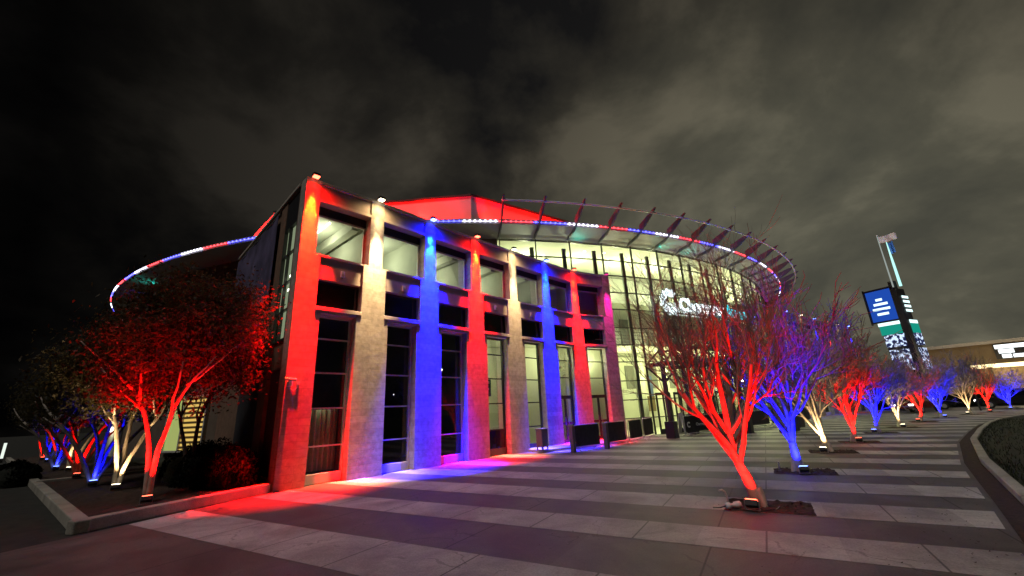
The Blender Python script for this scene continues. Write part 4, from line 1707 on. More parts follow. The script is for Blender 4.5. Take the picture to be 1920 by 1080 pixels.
def leafy_tree(seed, loc, label, rad, cz, nclump, nleaf, size, stems, off=(0, 0)):
    t = thing('leafy_tree', label, 'tree', loc, 0, 'leafy trees in the planting bed')
    rg = random.Random(seed)
    mb = MB()
    for k in range(stems):
        az = 2 * math.pi * k / stems + rg.uniform(-.4, .4)
        p = Vector((math.cos(az) * .03, math.sin(az) * .03, -0.05))
        d = Vector((math.cos(az) * .10, math.sin(az) * .10, 1)).normalized()
        pts, rr = [p], [0.062]
        for j in range(9):
            d = (d + Vector((math.cos(az) * .045, math.sin(az) * .045, 0)) + Vector((rg.gauss(0, .06), rg.gauss(0, .06), 0))).normalized()
            p = p + d * 0.28
            pts.append(p)
            rr.append(0.058 - 0.003 * j)
        mb.tube(pts, rr, 8)
        for f in range(4):
            q, e = pts[6 + f % 4], (d + Vector((rg.gauss(0, .5), rg.gauss(0, .5), .25))).normalized()
            pp, r2 = [q], [0.032]
            for j in range(5):
                e = (e + Vector((rg.gauss(0, .13), rg.gauss(0, .13), .06))).normalized()
                pp.append(pp[-1] + e * (0.3 if rad[0] > 1.8 else 0.16))
                r2.append(0.03 - .004 * j)
            mb.tube(pp, r2, 6)
    mb.build('trunk', M['bark'], t, smooth=True, fix=False)
    o = bpy.data.objects.new('crown', leaf_crown(seed, rad, cz, nclump, nleaf, size))
    COL.objects.link(o)
    o.parent = t
    o.location = (off[0], off[1], 0)
    return t


LLAB = ['leafy tree with V-shaped trunks lit red at the front of the planting bed',
        'leafy tree with slim pale yellow lit trunks behind the front red one',
        'leafy tree with a thick cluster of blue-lit trunks near the cross kerb',
        'leafy tree with red-lit trunks just beyond the cross kerb',
        'leafy tree with pale lit trunks between the middle red and blue ones',
        'leafy tree with blue-lit trunks, sixth back along the planting bed',
        'leafy tree with red-lit trunks, seventh back along the planting bed',
        'leafy tree with blue-lit trunks near the far end of the planting bed',
        'farthest leafy tree of the planting bed, trunks lit red']
protos = []
for i, ((x, y), c, sd) in enumerate(LEAFY):
    if i == 0:
        t = leafy_tree(3, (x, y, ZS), LLAB[i], (1.95, 1.9, 1.7), 3.7, 200, 190, 0.055, 2, (-0.1, 0.4))
    elif i == 1:
        t = leafy_tree(8, (x, y, ZS), LLAB[i], (1.7, 1.7, 1.3), 3.2, 170, 130, 0.06, 3, (0, 0))
        protos.append(t)
    elif i == 2:
        t = leafy_tree(15, (x, y, ZS), LLAB[i], (1.7, 1.7, 1.15), 2.9, 160, 120, 0.065, 5)
        protos.append(t)
    else:
        t = dup(protos[i % 2], (x, y, ZS), i * 1.3, LLAB[i], 0.97)
    q = Vector((x, y, 0))
    away = (-q).normalized()
    loc = q + away * 0.55 + Vector((-.12, .12, 0)) * (i % 3)
    uplight((loc.x, loc.y, ZS), c, f'{NAMES[c]} ground spotlight before leafy tree number {["one", "two", "three", "four", "five", "six", "seven", "eight", "nine"][i]} from the corner',
            (x - (.1 if i == 0 else 0), y, ZS + (2.8 if i == 0 else 1.3)), {'red': 800, 'blue': 1300, 'warm': 260}[c] * (2.8 if i == 0 else 1.7 if i == 1 else 1.0 if i < 4 else .8), 74 if i == 0 else 62, 'ground spotlights in the planting bed')
spot((-8.25, 9.35, ZS + .25), (-8.45, 10.1, 4.6), 3000, COLOURS['red'], 66, .8, .05)
spot((-10.9, 11.3, ZS + .25), (-11.0, 11.6, 4.0), 500, COLOURS['warm'], 80, .8, .05)
# big dark-trunked evergreen closest to the wing
t = leafy_tree(21, (-9.0, 12.0, ZS), 'tall dark evergreen with leaning unlit trunks close to the wing side wall', (1.65, 1.6, 1.6), 3.9, 190, 150, 0.055, 2)
for ch in t.children:
    if ch.name.startswith('trunk'):
        ch.data.materials[0] = M['dark_bark']


def leaf_box(name, label, cat, loc, rz, sx, sy, sz, n, size, m, core, seed, dome=False):
    t = thing(name, label, cat, loc, rz)
    rg = random.Random(seed)
    mb = MB()
    for k in range(n):
        if dome:
            while True:
                p = Vector((rg.uniform(-1, 1), rg.uniform(-1, 1), rg.uniform(0, 1)))
                if 0.72 < p.length < 1.0:
                    break
            b = 1 + .09 * math.sin(p.x * 7) * math.cos(p.y * 6 + 1)
            p = Vector((p.x * sx * b, p.y * sy * b, p.z * sz * b))
        else:
            f = rg.random()
            p = Vector((rg.uniform(-sx, sx), rg.uniform(-sy, sy), rg.uniform(0, sz)))
            if f < .45:
                p.z = sz + rg.gauss(0, .04)
            elif f < .8:
                p.y = rg.choice((-sy, sy)) + rg.gauss(0, .04)
            else:
                p.x = rg.choice((-sx, sx)) + rg.gauss(0, .04)
        a = Vector((rg.gauss(0, 1), rg.gauss(0, 1), rg.gauss(0, 1))).normalized() * size
        b_ = a.cross(Vector((rg.gauss(0, 1), rg.gauss(0, 1), rg.gauss(0, 1)))).normalized() * size * .45
        mb.quad(p - a, p + b_, p + a, p - b_)
    mb.build('foliage', m, t, fix=False)
    mb = MB()
    if dome:
        mb.lathe([(sx * .8, 0.0), (sx * .78, sz * .3), (sx * .6, sz * .6), (sx * .3, sz * .78), (0.02, sz * .82)], 16)
    else:
        mb.box(-sx * .96, sx * .96, -sy * .9, sy * .9, 0, sz * .95)
    mb.build('stems', core, t)
    return t


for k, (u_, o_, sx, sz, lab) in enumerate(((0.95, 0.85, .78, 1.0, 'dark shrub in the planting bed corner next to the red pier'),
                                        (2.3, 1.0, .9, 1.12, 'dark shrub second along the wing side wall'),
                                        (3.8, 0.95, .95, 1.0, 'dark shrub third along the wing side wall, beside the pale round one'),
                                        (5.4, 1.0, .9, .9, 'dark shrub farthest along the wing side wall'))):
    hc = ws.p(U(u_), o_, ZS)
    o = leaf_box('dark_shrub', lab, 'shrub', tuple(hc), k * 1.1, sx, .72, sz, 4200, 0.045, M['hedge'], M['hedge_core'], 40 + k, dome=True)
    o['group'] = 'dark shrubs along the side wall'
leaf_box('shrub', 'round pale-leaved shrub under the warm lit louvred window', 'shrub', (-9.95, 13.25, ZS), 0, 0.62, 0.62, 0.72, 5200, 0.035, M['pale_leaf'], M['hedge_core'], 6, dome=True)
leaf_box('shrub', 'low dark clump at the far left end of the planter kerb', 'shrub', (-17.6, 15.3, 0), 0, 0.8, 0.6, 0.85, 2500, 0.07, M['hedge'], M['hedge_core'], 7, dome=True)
# light bollard at the far left
lb = thing('light_bollard', 'slim glowing light column at the far left edge', 'bollard', (-33.7, 28.3, 0))
mb = MB()
mb.lathe([(0.09, 0.0), (0.09, 0.25), (0.07, 0.27)], 12)
mb.lathe([(0.09, 1.22), (0.09, 1.3), (0.02, 1.33)], 12)
mb.build('post', M['house'], lb)
mb = MB()
mb.lathe([(0.07, 0.27), (0.07, 1.22)], 12)
mb.build('diffuser', emit('bollard_glow', (0.9, 1, .9), 1.0), lb)

# ------------------------------------------------------------------ entrance furniture
def barrier(a, b, label, h=1.02, group='fabric covered barriers along the glass front'):
    w_ = Wall(a, b)
    mid = (w_.a + w_.b) / 2
    t = thing('crowd_barrier', label, 'barrier', tuple(mid), math.atan2(w_.d.y, w_.d.x), group)
    hl = w_.L / 2 - 0.03
    mb = MB()
    mb.tube([(-hl, 0, .12), (-hl, 0, h - .1), (-hl + .1, 0, h), (hl - .1, 0, h), (hl, 0, h - .1), (hl, 0, .12), (-hl, 0, .12)], 0.02, 8)
    mb.build('frame', M['steel'], t, smooth=True)
    mb = MB()
    nx, nz = 16, 6
    rg_ = random.Random(int(mid.x * 100))
    ix = {}
    for i_ in range(nx + 1):
        for k_ in range(nz + 1):
            mb.v.append((-hl + .03 + (2 * hl - .06) * i_ / nx, -0.03 - abs(rg_.gauss(0, .014)), .2 + (h - .22) * k_ / nz))
            ix[i_, k_] = len(mb.v) - 1
    for i_ in range(nx):
        for k_ in range(nz):
            mb.f.append((ix[i_, k_], ix[i_ + 1, k_], ix[i_ + 1, k_ + 1], ix[i_, k_ + 1]))
    fb = mb.build('fabric_cover', M['black_fabric'], t, smooth=True, fix=False)
    for s_ in (-1, 1):
        mb = MB()
        mb.tube([(s_ * hl * .86, -.3, .02), (s_ * hl * .86, 0, .14), (s_ * hl * .86, .3, .02)], 0.018, 8)
        mb.build('foot', M['steel'], t)
    return t, hl


barrier((2.2, 17.75), (3.45, 18.75), 'black covered barrier at the left end of the row, by the wing doors')
barrier((3.75, 19.05), (4.95, 20.35), 'black covered barrier in front of the magenta end pier')
barrier((5.15, 20.6), (6.15, 21.85), 'black covered barrier left of the canopy post, third in the row')
barrier((6.3, 22.1), (7.2, 23.4), 'black covered barrier tight against the glass wall foot')


def label_cloth(t, hl):
    mm = Matrix.Translation((hl * .12, -0.075, 0.5)) @ Matrix.Rotation(R(90), 4, 'X')
    text_mesh('lettering', 'Chartway Arena', 0.2, M['white_print'], t, mm, 0.002, 0.003)
    mb = MB()
    for k in range(14):
        a = R(50 + k * 260 / 13)
        d, e = Vector((math.cos(a), 0, math.sin(a))), Vector((-math.sin(a), 0, math.cos(a)))
        c_ = Vector((-hl * .78, -0.075, 0.57))
        q = [c_ + d * .08 - e * .012, c_ + d * .15 - e * .015, c_ + d * .15 + e * .015, c_ + d * .08 + e * .012]
        mb.prism(q, (0, 0, 0), (0, -.004, 0))
    mb.build('emblem', M['white_print'], t)


t, hl = barrier((8.75, 23.1), (11.2, 24.55), 'black barrier cover printed with white lettering and a ring emblem')
label_cloth(t, hl)
t, hl = barrier((11.35, 24.65), (13.6, 26.1), 'second printed black barrier, half hidden by the near red tree')
label_cloth(t, hl)
barrier((13.8, 26.2), (15.9, 27.6), 'plain black barrier seen between the red and blue trees')
barrier((16.1, 27.7), (18.2, 29.1), 'plain black barrier right of the near blue tree')
barrier((18.4, 29.2), (20.5, 30.6), 'plain black barrier at the right end of the row')

for (x, y, sx, lab) in ((13.6, 21.9, .75, 'black wheeled bin behind the near blue tree'), (15.4, 24.2, .8, 'black wheeled bin behind the first yellow tree')):
    t = thing('wheeled_bin', lab, 'bin', (x, y, 0), 0.6, 'black bins behind the trees')
    mb = MB()
    mb.hexa([(-.3, -.3, .1), (.3, -.3, .1), (.3, .3, .1), (-.3, .3, .1), (-.38, -.36, 1.1), (.38, -.36, 1.1), (.38, .36, 1.1), (-.38, .36, 1.1)])
    mb.build('body', M['house'], t, bevel=0.03)
    mb = MB()
    mb.hexa([(-.4, -.4, 1.1), (.4, -.4, 1.1), (.4, .4, 1.1), (-.4, .4, 1.1), (-.36, -.36, 1.18), (.36, -.36, 1.18), (.36, .36, 1.2), (-.36, .36, 1.2)])
    mb.build('lid', M['black_fabric'], t, bevel=0.02)
    for s_ in (-.3, .3):
        mb = MB()
        mb.tube([(s_ - .03, .3, .12), (s_ + .03, .3, .12)], 0.12, 14)
        mb.build('wheel', M['tyre'], t)

cb = thing('utility_cabinet', 'grey-brown cabinet on legs in front of the lit window by the blue pier', 'cabinet', (0.95, 18.15, 0.11), FAC_ANG)
mb = MB()
mb.box(-.2, .2, -.16, .16, .12, .80)
mb.build('body', M['cabinet'], cb, bevel=0.015)
mb = MB()
mb.box(-.22, .22, -.18, .18, .80, .84)
mb.build('lid', M['cabinet'], cb, bevel=0.01)
for sx in (-.17, .17):
    for sy in (-.13, .13):
        mb = MB()
        mb.box(sx - .02, sx + .02, sy - .02, sy + .02, 0, .12)
        mb.build('leg', M['house'], cb)
for loc, lab in (((2.14, 17.6, 0.008), 'dark square post by the wing doors left of the barriers'), ((3.66, 18.42, 0.008), 'grey square post between the first two barriers')):
    t = thing('bollard', lab, 'bollard', loc, FAC_ANG, 'square posts by the barriers')
    mb = MB()
    mb.box(-.09, .09, -.09, .09, 0, .98)
    mb.build('post', M['cabinet'], t, bevel=0.012)
    mb = MB()
    mb.hexa([(-.1, -.1, .98), (.1, -.1, .98), (.1, .1, .98), (-.1, .1, .98), (-.06, -.06, 1.03), (.06, -.06, 1.03), (.06, .06, 1.03), (-.06, .06, 1.03)])
    mb.build('cap', M['cabinet'], t)
af = thing('sandwich_board', 'narrow white board standing between the canopy posts', 'sign board', (9.55, 25.4, 0), 0.75)
mb = MB()
mb.hexa([(-.2, -.2, 0.05), (.2, -.2, 0.05), (.2, -.17, 0.05), (-.2, -.17, 0.05), (-.2, -.02, 1.15), (.2, -.02, 1.15), (.2, .01, 1.15), (-.2, .01, 1.15)])
mb.build('front_panel', M['white_paint'], af)
mb = MB()
mb.hexa([(-.2, .18, 0.05), (.2, .18, 0.05), (.2, .21, 0.05), (-.2, .21, 0.05), (-.2, .012, 1.14), (.2, .012, 1.14), (.2, .04, 1.14), (-.2, .04, 1.14)])
mb.build('rear_panel', M['white_paint'], af)

# canopy on dark posts with V braces
cn = thing('entrance_canopy', 'dark open canopy on braced posts before the glass entrance', 'canopy')
ORG[cn.name] = Vector((0, 0, 0))
px = Vector((0.92, -0.16, 0)).normalized()
py = Vector((0.16, 0.92, 0)).normalized()
O = Vector((7.78, 22.2, 0))
posts = [O, O + px * 0 + py * 3.0, O + px * 2.6 + py * 2.2, O + px * 2.6 - py * 1.6]
posts = [O, O + Vector((1.9, 2.1, 0)), O + Vector((2.6, -1.4, 0)), O + Vector((4.3, .9, 0))]
for p_ in posts:
    mb = MB()
    w_ = Wall(p_, p_ + Vector((.7, -.7, 0)))
    w_.box(mb, -.09, .09, -.09, .09, 0.0, 3.62)
    mb.build('post', M['rust_steel'], cn, bevel=0.01)
    mb = MB()
    w_.box(mb, -.24, .24, -.24, .24, 0.012, .82)
    mb.build('post_base', M['house'], cn, bevel=0.02)
    mb = MB()
    for e in (Vector((1, .08, 0)), Vector((-1, -.08, 0))):
        mb.tube([p_ + Vector((0, 0, 2.75)), p_ + e * .8 + Vector((0, 0, 3.55))], 0.055, 6)
    mb.build('brace', M['rust_steel'], cn)
mb = MB()
e1, e2 = (posts[1] - posts[0]).normalized(), (posts[2] - posts[0]).normalized()
for a, b in ((posts[0], posts[2]), (posts[1], posts[3])):
    w_ = Wall(a - e2 * .7, b + e2 * .7)
    w_.box(mb, 0, w_.L, -.07, .07, 3.62, 3.82)
mb.build('beam', M['rust_steel'], cn)
mb = MB()
# gable rafters rising to a ridge half way
ridge0, ridge1 = (posts[0] + posts[1]) / 2 - e2 * .7, (posts[2] + posts[3]) / 2 + e2 * .7
for k in range(6):
    s_ = k / 5
    a = (posts[0] - e2 * .7).lerp(posts[2] + e2 * .7, s_) + Vector((0, 0, 3.86))
    c_ = ridge0.lerp(ridge1, s_) + Vector((0, 0, 4.55))
    b = (posts[1] - e2 * .7).lerp(posts[3] + e2 * .7, s_) + Vector((0, 0, 3.86))
    mb.tube([a - e1 * .4 - Vector((0, 0, .22)), c_], 0.05, 6)
    mb.tube([c_, b + e1 * .4 - Vector((0, 0, .22))], 0.05, 6)
mb.tube([ridge0 + Vector((0, 0, 4.55)), ridge1 + Vector((0, 0, 4.55))], 0.06, 6)
mb.build('rafters', M['rust_steel'], cn)

# ------------------------------------------------------------------ screen tower
tw = thing('screen_tower', 'tall tower with stacked glowing video screens leaning over the trees', 'tower', (41.2, 43.8, 0))
tw.location = (0, 0, 0)
ORG[tw.name] = Vector((0, 0, 0))
nA = Vector((-0.91, -0.414, 0))
nB = Vector((0.414, -0.91, 0))
corner = Vector((41.55, 43.25, 0))       # nearest dark corner pillar
ta = Vector((-nA.y, nA.x, 0))            # along face A away from the corner
if ta.dot(Vector((-0.72, 0.69, 0))) < 0:
    ta = -ta
tb = -nA
fa = Wall(corner + ta * 3.0, corner)
if fa.n.dot(nA) < 0:
    fa = Wall(corner, corner + ta * 3.0)
mb = MB()


def tbox(mb, u0, u1, v0, v1, z0, z1):
    """u along face A from the corner, v along face B from the corner"""
    P_ = lambda u, v, z: corner + ta * u + tb * v + Vector((0, 0, z))
    mb.hexa([P_(u0, v0, z0), P_(u1, v0, z0), P_(u1, v1, z0), P_(u0, v1, z0), P_(u0, v0, z1), P_(u1, v0, z1), P_(u1, v1, z1), P_(u0, v1, z1)])


tbox(mb, 0.02, 0.55, 0.02, 0.55, 0, 13.4)
tbox(mb, 0.3, 2.4, 0.3, 2.4, 0, 12.7)
mb.build('pillar', M['house'], tw)
mb = MB()
tbox(mb, 0.4, 3.0, -0.03, 0.06, 9.15, 12.85)
tbox(mb, 2.9, 3.0, -0.25, -0.03, 9.0, 13.0)
tbox(mb, 0.3, 3.0, -0.25, -0.03, 12.78, 12.88)
mb.build('screen_frame', M['house'], tw)


def screen(u0, u1, z0, z1, m, nm, d=-0.05):
    mb = MB()
    tbox(mb, u0, u1, d, -0.03, z0, z1)
    return mb.build(nm, m, tw)


def screenB(v0, v1, z0, z1, m, nm, d=-0.05):
    mb = MB()
    tbox(mb, d, -0.0, v0, v1, z0, z1)
    return mb.build(nm, m, tw)


s1 = screen(0.55, 2.85, 9.3, 12.7, M['screen_blue'], 'screen')
for (a, b, z) in ((1.45, 2.05, 11.55), (1.05, 2.35, 11.05), (0.95, 2.55, 10.5), (1.2, 2.25, 9.95)):
    screen(a, b, z, z + 0.26, M['screen_white'], 'screen_text_line', -0.07)
screen(0.55, 2.5, 8.75, 9.1, M['screen_white'], 'light_bar', -0.06)
screen(0.55, 2.45, 7.75, 8.72, M['screen_green'], 'screen')
screen(0.5, 2.3, 6.4, 7.73, M['screen_dots'], 'screen')
screen(0.5, 2.2, 3.9, 6.1, M['screen_dots'], 'screen')
for (z, a) in ((11.5, .9), (11.0, .8), (10.5, .75), (10.0, .8)):
    screenB(0.7, 1.9, z, z + 0.26, M['screen_white'], 'screen_text_line')
screenB(0.65, 2.2, 8.75, 9.1, M['screen_white'], 'light_bar')
screenB(0.65, 2.2, 7.7, 8.72, M['screen_green'], 'screen')
screenB(0.65, 2.2, 6.4, 7.68, M['screen_dots'], 'screen')
screenB(0.65, 2.2, 3.9, 6.1, M['screen_dots'], 'screen')
mb = MB()
tbox(mb, 0.0, 2.7, 0.0, 2.7, 0, 0.9)
mb.build('base', M['drum'], tw, bevel=0.05)
for (x, y, ztop, lab, fm, lit, fl) in ((41.45, 43.35, 18.7, 'thin pole flying a white flag above the screen tower', 'flag_white', False, (0.12, 0.75, 1.5)),
                                       (41.95, 43.0, 17.8, 'bright lit pole with a furled blue flag above the screen tower', 'flag_blue', True, (.1, 1.3, .45))):
    f = thing('flagpole', lab, 'flagpole', (x, y, 12.7), 0, 'flagpoles on the screen tower')
    H = ztop - 12.7
    mb = MB()
    mb.tube([(0, 0, 0), (0, 0, H * .5), (0, 0, H)], [0.13 if lit else .07, .11 if lit else .06, .04], 10)
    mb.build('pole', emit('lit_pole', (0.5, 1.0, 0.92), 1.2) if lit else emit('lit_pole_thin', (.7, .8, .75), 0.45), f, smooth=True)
    mb = MB()
    mb.lathe([(0.02, 0.0), (0.08, .05), (0.02, .12)], 10, (0, 0, H))
    mb.build('finial', M['tube'], f)
    mb = MB()
    nx, nz = 12, 5
    ex = Vector((0.72, -0.69, 0))
    ey = Vector((0.69, 0.72, 0))
    ix = {}
    for i_ in range(nx + 1):
        for k_ in range(nz + 1):
            q = ex * (.05 + fl[2] * i_ / nx) + ey * (.13 * math.sin(i_ * .9 + k_ * .25) * i_ / nx)
            mb.v.append((q.x, q.y, H - fl[0] - fl[1] * (1 - k_ / nz) - 0.10 * i_ / nx * math.sin(i_ * .5)))
            ix[i_, k_] = len(mb.v) - 1
    for i_ in range(nx):
        for k_ in range(nz):
            mb.f.append((ix[i_, k_], ix[i_ + 1, k_], ix[i_ + 1, k_ + 1], ix[i_, k_ + 1]))
    mb.build('flag', M[fm], f, smooth=True, fix=False)
spot((40.6, 42.6, 12.9), (41.6, 43.2, 18), 900, (0.9, 1, 0.95), 50, 1, .1)

# ------------------------------------------------------------------ far tan building on the right
fb = thing('tan_building', 'low tan building with a glowing entrance canopy and lit board at the right edge', 'building')
ORG[fb.name] = Vector((0, 0, 0))
w = Wall((49.6, 52.3), (68.0, 31.0))
if w.n.dot(Vector((-1, -1, 0))) < 0:
    w = Wall((68.0, 31.0), (49.6, 52.3))
far0 = w.L if (w.p(w.L, 0, 0) - Vector((49.6, 52.3, 0))).length < 1 else 0
fu = (lambda d: w.L - d) if far0 else (lambda d: d)


def fbox(mb, d0, d1, o0, o1, z0, z1):
    a, b = sorted((fu(d0), fu(d1)))
    w.box(mb, a, b, o0, o1, z0, z1)


mb = MB()
fbox(mb, 0, 28, -8, 0, 0, 6.5)
mb.build('wall', M['tan_wall'], fb)
mb = MB()
fbox(mb, -0.3, 28, -8.2, 0.2, 6.5, 6.85)
mb.build('parapet', M['coping'], fb)
mb = MB()
fbox(mb, 4.6, 22, 0, 3.4, 3.95, 4.15)
mb.build('canopy', M['coping'], fb)
mb = MB()
fbox(mb, 4.7, 22, 0.2, 3.3, 3.86, 3.94)
fbox(mb, 4.6, 22, 3.41, 3.46, 3.93, 4.17)
mb.build('canopy_light', M['canopy_glow'], fb)
mb = MB()
for d in (9.5, 14):
    mb.tube([w.p(fu(d), 0.05, 5.0), w.p(fu(d), 3.2, 4.2)], 0.06, 6)
mb.build('tie_rod', M['house'], fb)
for d in (6, 10, 14, 18):
    mb = MB()
    mb.lathe([(0.22, 0), (0.22, 3.86)], 12, tuple(w.p(fu(d), 3.0, 0)))
    mb.build('canopy_column', M['tan_wall'], fb)
mb = MB()
fbox(mb, 6.75, 14, 0.02, 0.2, 4.75, 6.35)
bd = mb.build('lit_board', M['house'], fb)
mb = MB()
for (a, b, z0, z1) in ((6.85, 10.4, 5.86, 6.3), (7.05, 8.2, 5.34, 5.78), (7.2, 7.9, 4.82, 5.24), (8.0, 10.0, 4.82, 5.2), (10.6, 13.8, 5.86, 6.3)):
    fbox(mb, a, b, 0.2, 0.23, z0, z1)
mb.build('white_panel', M['board_white'], bd)
for d in (3.0, 7.2, 12.5, 18):
    point(w.p(fu(d), 4.2, 4.5), 170, (1.0, 0.80, 0.48), 0.15)
for d in (7, 12, 17):
    point(w.p(fu(d), 1.8, 3.4), 150, (1.0, 0.80, 0.48), 0.15)
lp = thing('street_lamp', 'street lamp with a glowing white head left of the tan building', 'street lamp', (36.9, 34.7, 0))
mb = MB()
mb.tube([(0, 0, 0), (0, 0, 2.4)], [0.06, .04], 10)
mb.build('post', M['house'], lp)
mb = MB()
mb.lathe([(0.03, 2.4), (0.17, 2.46), (0.17, 2.7), (0.05, 2.76)], 12)
mb.build('lantern', M['headlamp'], lp)
lb_ = (36.6, 34.4, 2.6)
point(lb_, 60, (1, .9, .7), .15)
for d, lab in ((5.2, 'pinkish lit pole right of the small red tree'), (11.5, 'pinkish lit pole beside the farthest blue tree')):
    q = w.p(fu(d), 5.5, 0)
    p_ = thing('banner_pole', lab, 'pole', tuple(q), 0, 'lit poles before the tan building')
    mb = MB()
    mb.tube([(0, 0, 0.3), (0, 0, 3.1)], 0.07, 10)
    mb.build('pole', emit('pink_pole', (1, .55, .5), .7), p_)
    mb = MB()
    mb.lathe([(.16, 0), (.16, .26), (.1, .3)], 12)
    mb.build('base', M['house'], p_)


def car(loc, rz, m, label, lamps=True):
    c = thing('parked_car', label, 'car', loc, rz, 'cars parked beyond the plaza')
    mb = MB()
    side = [(-2.2, .35), (2.2, .35), (2.25, .65), (2.1, .82), (1.1, .95), (-1.6, .98), (-2.15, .9), (-2.25, .6)]
    mb.prism([(x, -.85, z) for x, z in side], (0, 0, 0), (0, 1.7, 0))
    mb.build('body', m, c, bevel=0.06)
    mb = MB()
    mb.hexa([(-1.7, -.78, .97), (1.05, -.78, .95), (1.05, .78, .95), (-1.7, .78, .97), (-1.25, -.62, 1.5), (.25, -.62, 1.5), (.25, .62, 1.5), (-1.25, .62, 1.5)])
    mb.build('windows', M['black_glass'], c, bevel=0.03)
    mb = MB()
    mb.hexa([(-1.25, -.63, 1.5), (.25, -.63, 1.5), (.25, .63, 1.5), (-1.25, .63, 1.5), (-1.15, -.55, 1.56), (.15, -.55, 1.56), (.15, .55, 1.56), (-1.15, .55, 1.56)])
    mb.build('roof', m, c, bevel=0.03)
    for x in (-1.4, 1.4):
        for y in (-.86, .86):
            mb = MB()
            mb.tube([(x, y - .09, .33), (x, y + .09, .33)], 0.33, 18)
            wh = mb.build('wheel', M['tyre'], c)
            mb = MB()
            mb.tube([(x, y - .095, .33), (x, y + .095, .33)], 0.19, 12)
            mb.build('rim', M['steel'], wh)
    for y in (-.6, .6):
        mb = MB()
        mb.box(2.2, 2.27, y - .16, y + .16, .62, .76)
        mb.build('headlight', M['headlamp'] if lamps else M['glass'], c)
        mb = MB()
        mb.box(-2.27, -2.18, y - .16, y + .16, .68, .82)
        mb.build('taillight', M['taillamp'] if lamps else M['car_dark'], c)
    return c


car((33.6, 36.6, 0), 3.6, M['car_dark'], 'dark red car with lamps on beyond the seventh tree')
car((42.6, 37.2, 0), 2.3, M['car_black'], 'black car parked between the last two trees')
car((46.2, 35.8, 0), -2.2, M['car_pale'], 'pale yellowish car at the right edge of the photo', False)
car((38.6, 41.4, 0), 2.5, M['car_black'], 'black car parked behind the eighth tree', False)
hb = Wall((36, 43.5), (47.5, 38.0))
hm = (hb.a + hb.b) / 2
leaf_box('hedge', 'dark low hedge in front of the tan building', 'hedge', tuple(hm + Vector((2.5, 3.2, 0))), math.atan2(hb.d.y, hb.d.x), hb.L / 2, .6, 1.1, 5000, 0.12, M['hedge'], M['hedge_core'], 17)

# ------------------------------------------------------------------ night sky
world = bpy.data.worlds.new('World')
scene.world = world
world.use_nodes = True
nt = world.node_tree
nt.nodes.clear()
out = N(nt, 'ShaderNodeOutputWorld')
bg = N(nt, 'ShaderNodeBackground')
bg2 = N(nt, 'ShaderNodeBackground')
sky = N(nt, 'ShaderNodeTexSky')
sky.sky_type = 'NISHITA'
sky.sun_disc = False
sky.sun_elevation = R(-6)
sky.sun_rotation = R(200)
L(nt, sky, 0, bg2, 0)
bg2.inputs[1].default_value = 0.05
tc = N(nt, 'ShaderNodeTexCoord')
sp = N(nt, 'ShaderNodeSeparateXYZ')
L(nt, tc, 'Generated', sp, 0)
zc = N(nt, 'ShaderNodeMath', operation='MAXIMUM')
L(nt, sp, 'Z', zc, 0)
zc.inputs[1].default_value = 0.0
za = N(nt, 'ShaderNodeMath', operation='ADD')
L(nt, zc, 0, za, 0)
za.inputs[1].default_value = 0.45
dx = N(nt, 'ShaderNodeMath', operation='DIVIDE')
L(nt, sp, 'X', dx, 0)
L(nt, za, 0, dx, 1)
dy = N(nt, 'ShaderNodeMath', operation='DIVIDE')
L(nt, sp, 'Y', dy, 0)
L(nt, za, 0, dy, 1)
cb = N(nt, 'ShaderNodeCombineXYZ')
L(nt, dx, 0, cb, 0)
L(nt, dy, 0, cb, 1)
cb.inputs[2].default_value = 3.7
n1 = N(nt, 'ShaderNodeTexNoise')
n1.inputs['Scale'].default_value = 2.3
n1.inputs['Detail'].default_value = 9
n1.inputs['Roughness'].default_value = 0.56
n1.inputs['Distortion'].default_value = 0.18
L(nt, cb, 0, n1, 'Vector')
cr = N(nt, 'ShaderNodeValToRGB')
e = cr.color_ramp.elements
e[0].position, e[0].color = 0.38, (0.014, 0.014, 0.015, 1)
e[1].position, e[1].color = 0.62, (0.108, 0.098, 0.077, 1)
k = e.new(0.50)
k.color = (0.044, 0.041, 0.034, 1)
L(nt, n1, 0, cr, 0)
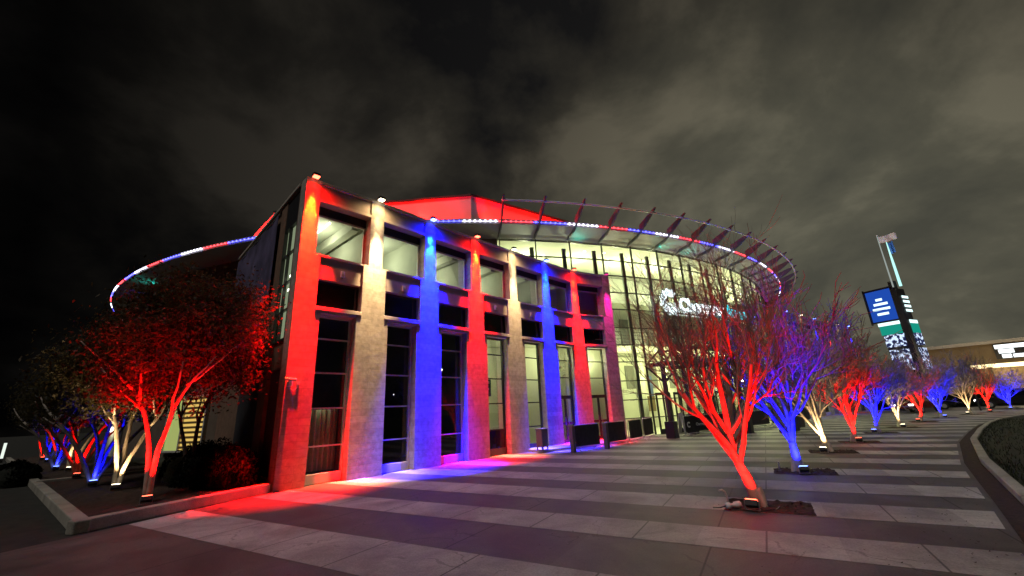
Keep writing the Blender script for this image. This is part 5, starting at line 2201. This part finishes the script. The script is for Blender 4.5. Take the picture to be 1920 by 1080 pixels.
# city glow: brightens to the right and towards the horizon, dark at the far left
dt = N(nt, 'ShaderNodeVectorMath', operation='DOT_PRODUCT')
L(nt, tc, 'Generated', dt, 0)
g = Vector((math.sin(R(36)) * math.cos(R(9)), math.cos(R(36)) * math.cos(R(9)), math.sin(R(9))))
dt.inputs[1].default_value = tuple(g)
gl = N(nt, 'ShaderNodeValToRGB')
e = gl.color_ramp.elements
e[0].position, e[0].color = 0.08, (0.03, 0.03, 0.035, 1)
e[1].position, e[1].color = 1.0, (1.05, 1.06, 0.95, 1)
for ps, c_ in ((0.45, (0.28, 0.27, 0.27, 1)), (0.72, (0.54, 0.52, 0.49, 1)), (0.88, (0.80, 0.77, 0.69, 1))):
    q = e.new(ps)
    q.color = c_
L(nt, dt, 'Value', gl, 0)
mu = N(nt, 'ShaderNodeMix', data_type='RGBA', blend_type='MULTIPLY')
mu.inputs[0].default_value = 1.0
L(nt, cr, 0, mu, 6)
L(nt, gl, 0, mu, 7)
# low haze of light near the horizon on the right evens the clouds out
hz = N(nt, 'ShaderNodeValToRGB')
e = hz.color_ramp.elements
e[0].position, e[0].color = 0.78, (0, 0, 0, 1)
e[1].position, e[1].color = 0.99, (0.052, 0.051, 0.036, 1)
L(nt, dt, 'Value', hz, 0)
ad = N(nt, 'ShaderNodeMix', data_type='RGBA', blend_type='ADD')
ad.inputs[0].default_value = 1.0
L(nt, mu, 2, ad, 6)
L(nt, hz, 0, ad, 7)
L(nt, ad, 2, bg, 0)
bg.inputs[1].default_value = 0.98
ash = N(nt, 'ShaderNodeAddShader')
L(nt, bg, 0, ash, 0)
L(nt, bg2, 0, ash, 1)
L(nt, ash, 0, out, 0)

# added dim sun lamp in place of street lights behind the camera
sd = bpy.data.lights.new('fill_sun', 'SUN')
sd.energy = 0.78
sd.angle = R(12)
sd.color = (1.0, 0.95, 0.88)
so = bpy.data.objects.new('fill_sun', sd)
COL.objects.link(so)
so.rotation_euler = Vector((0.27, 0.47, -0.84)).to_track_quat('-Z', 'Y').to_euler()
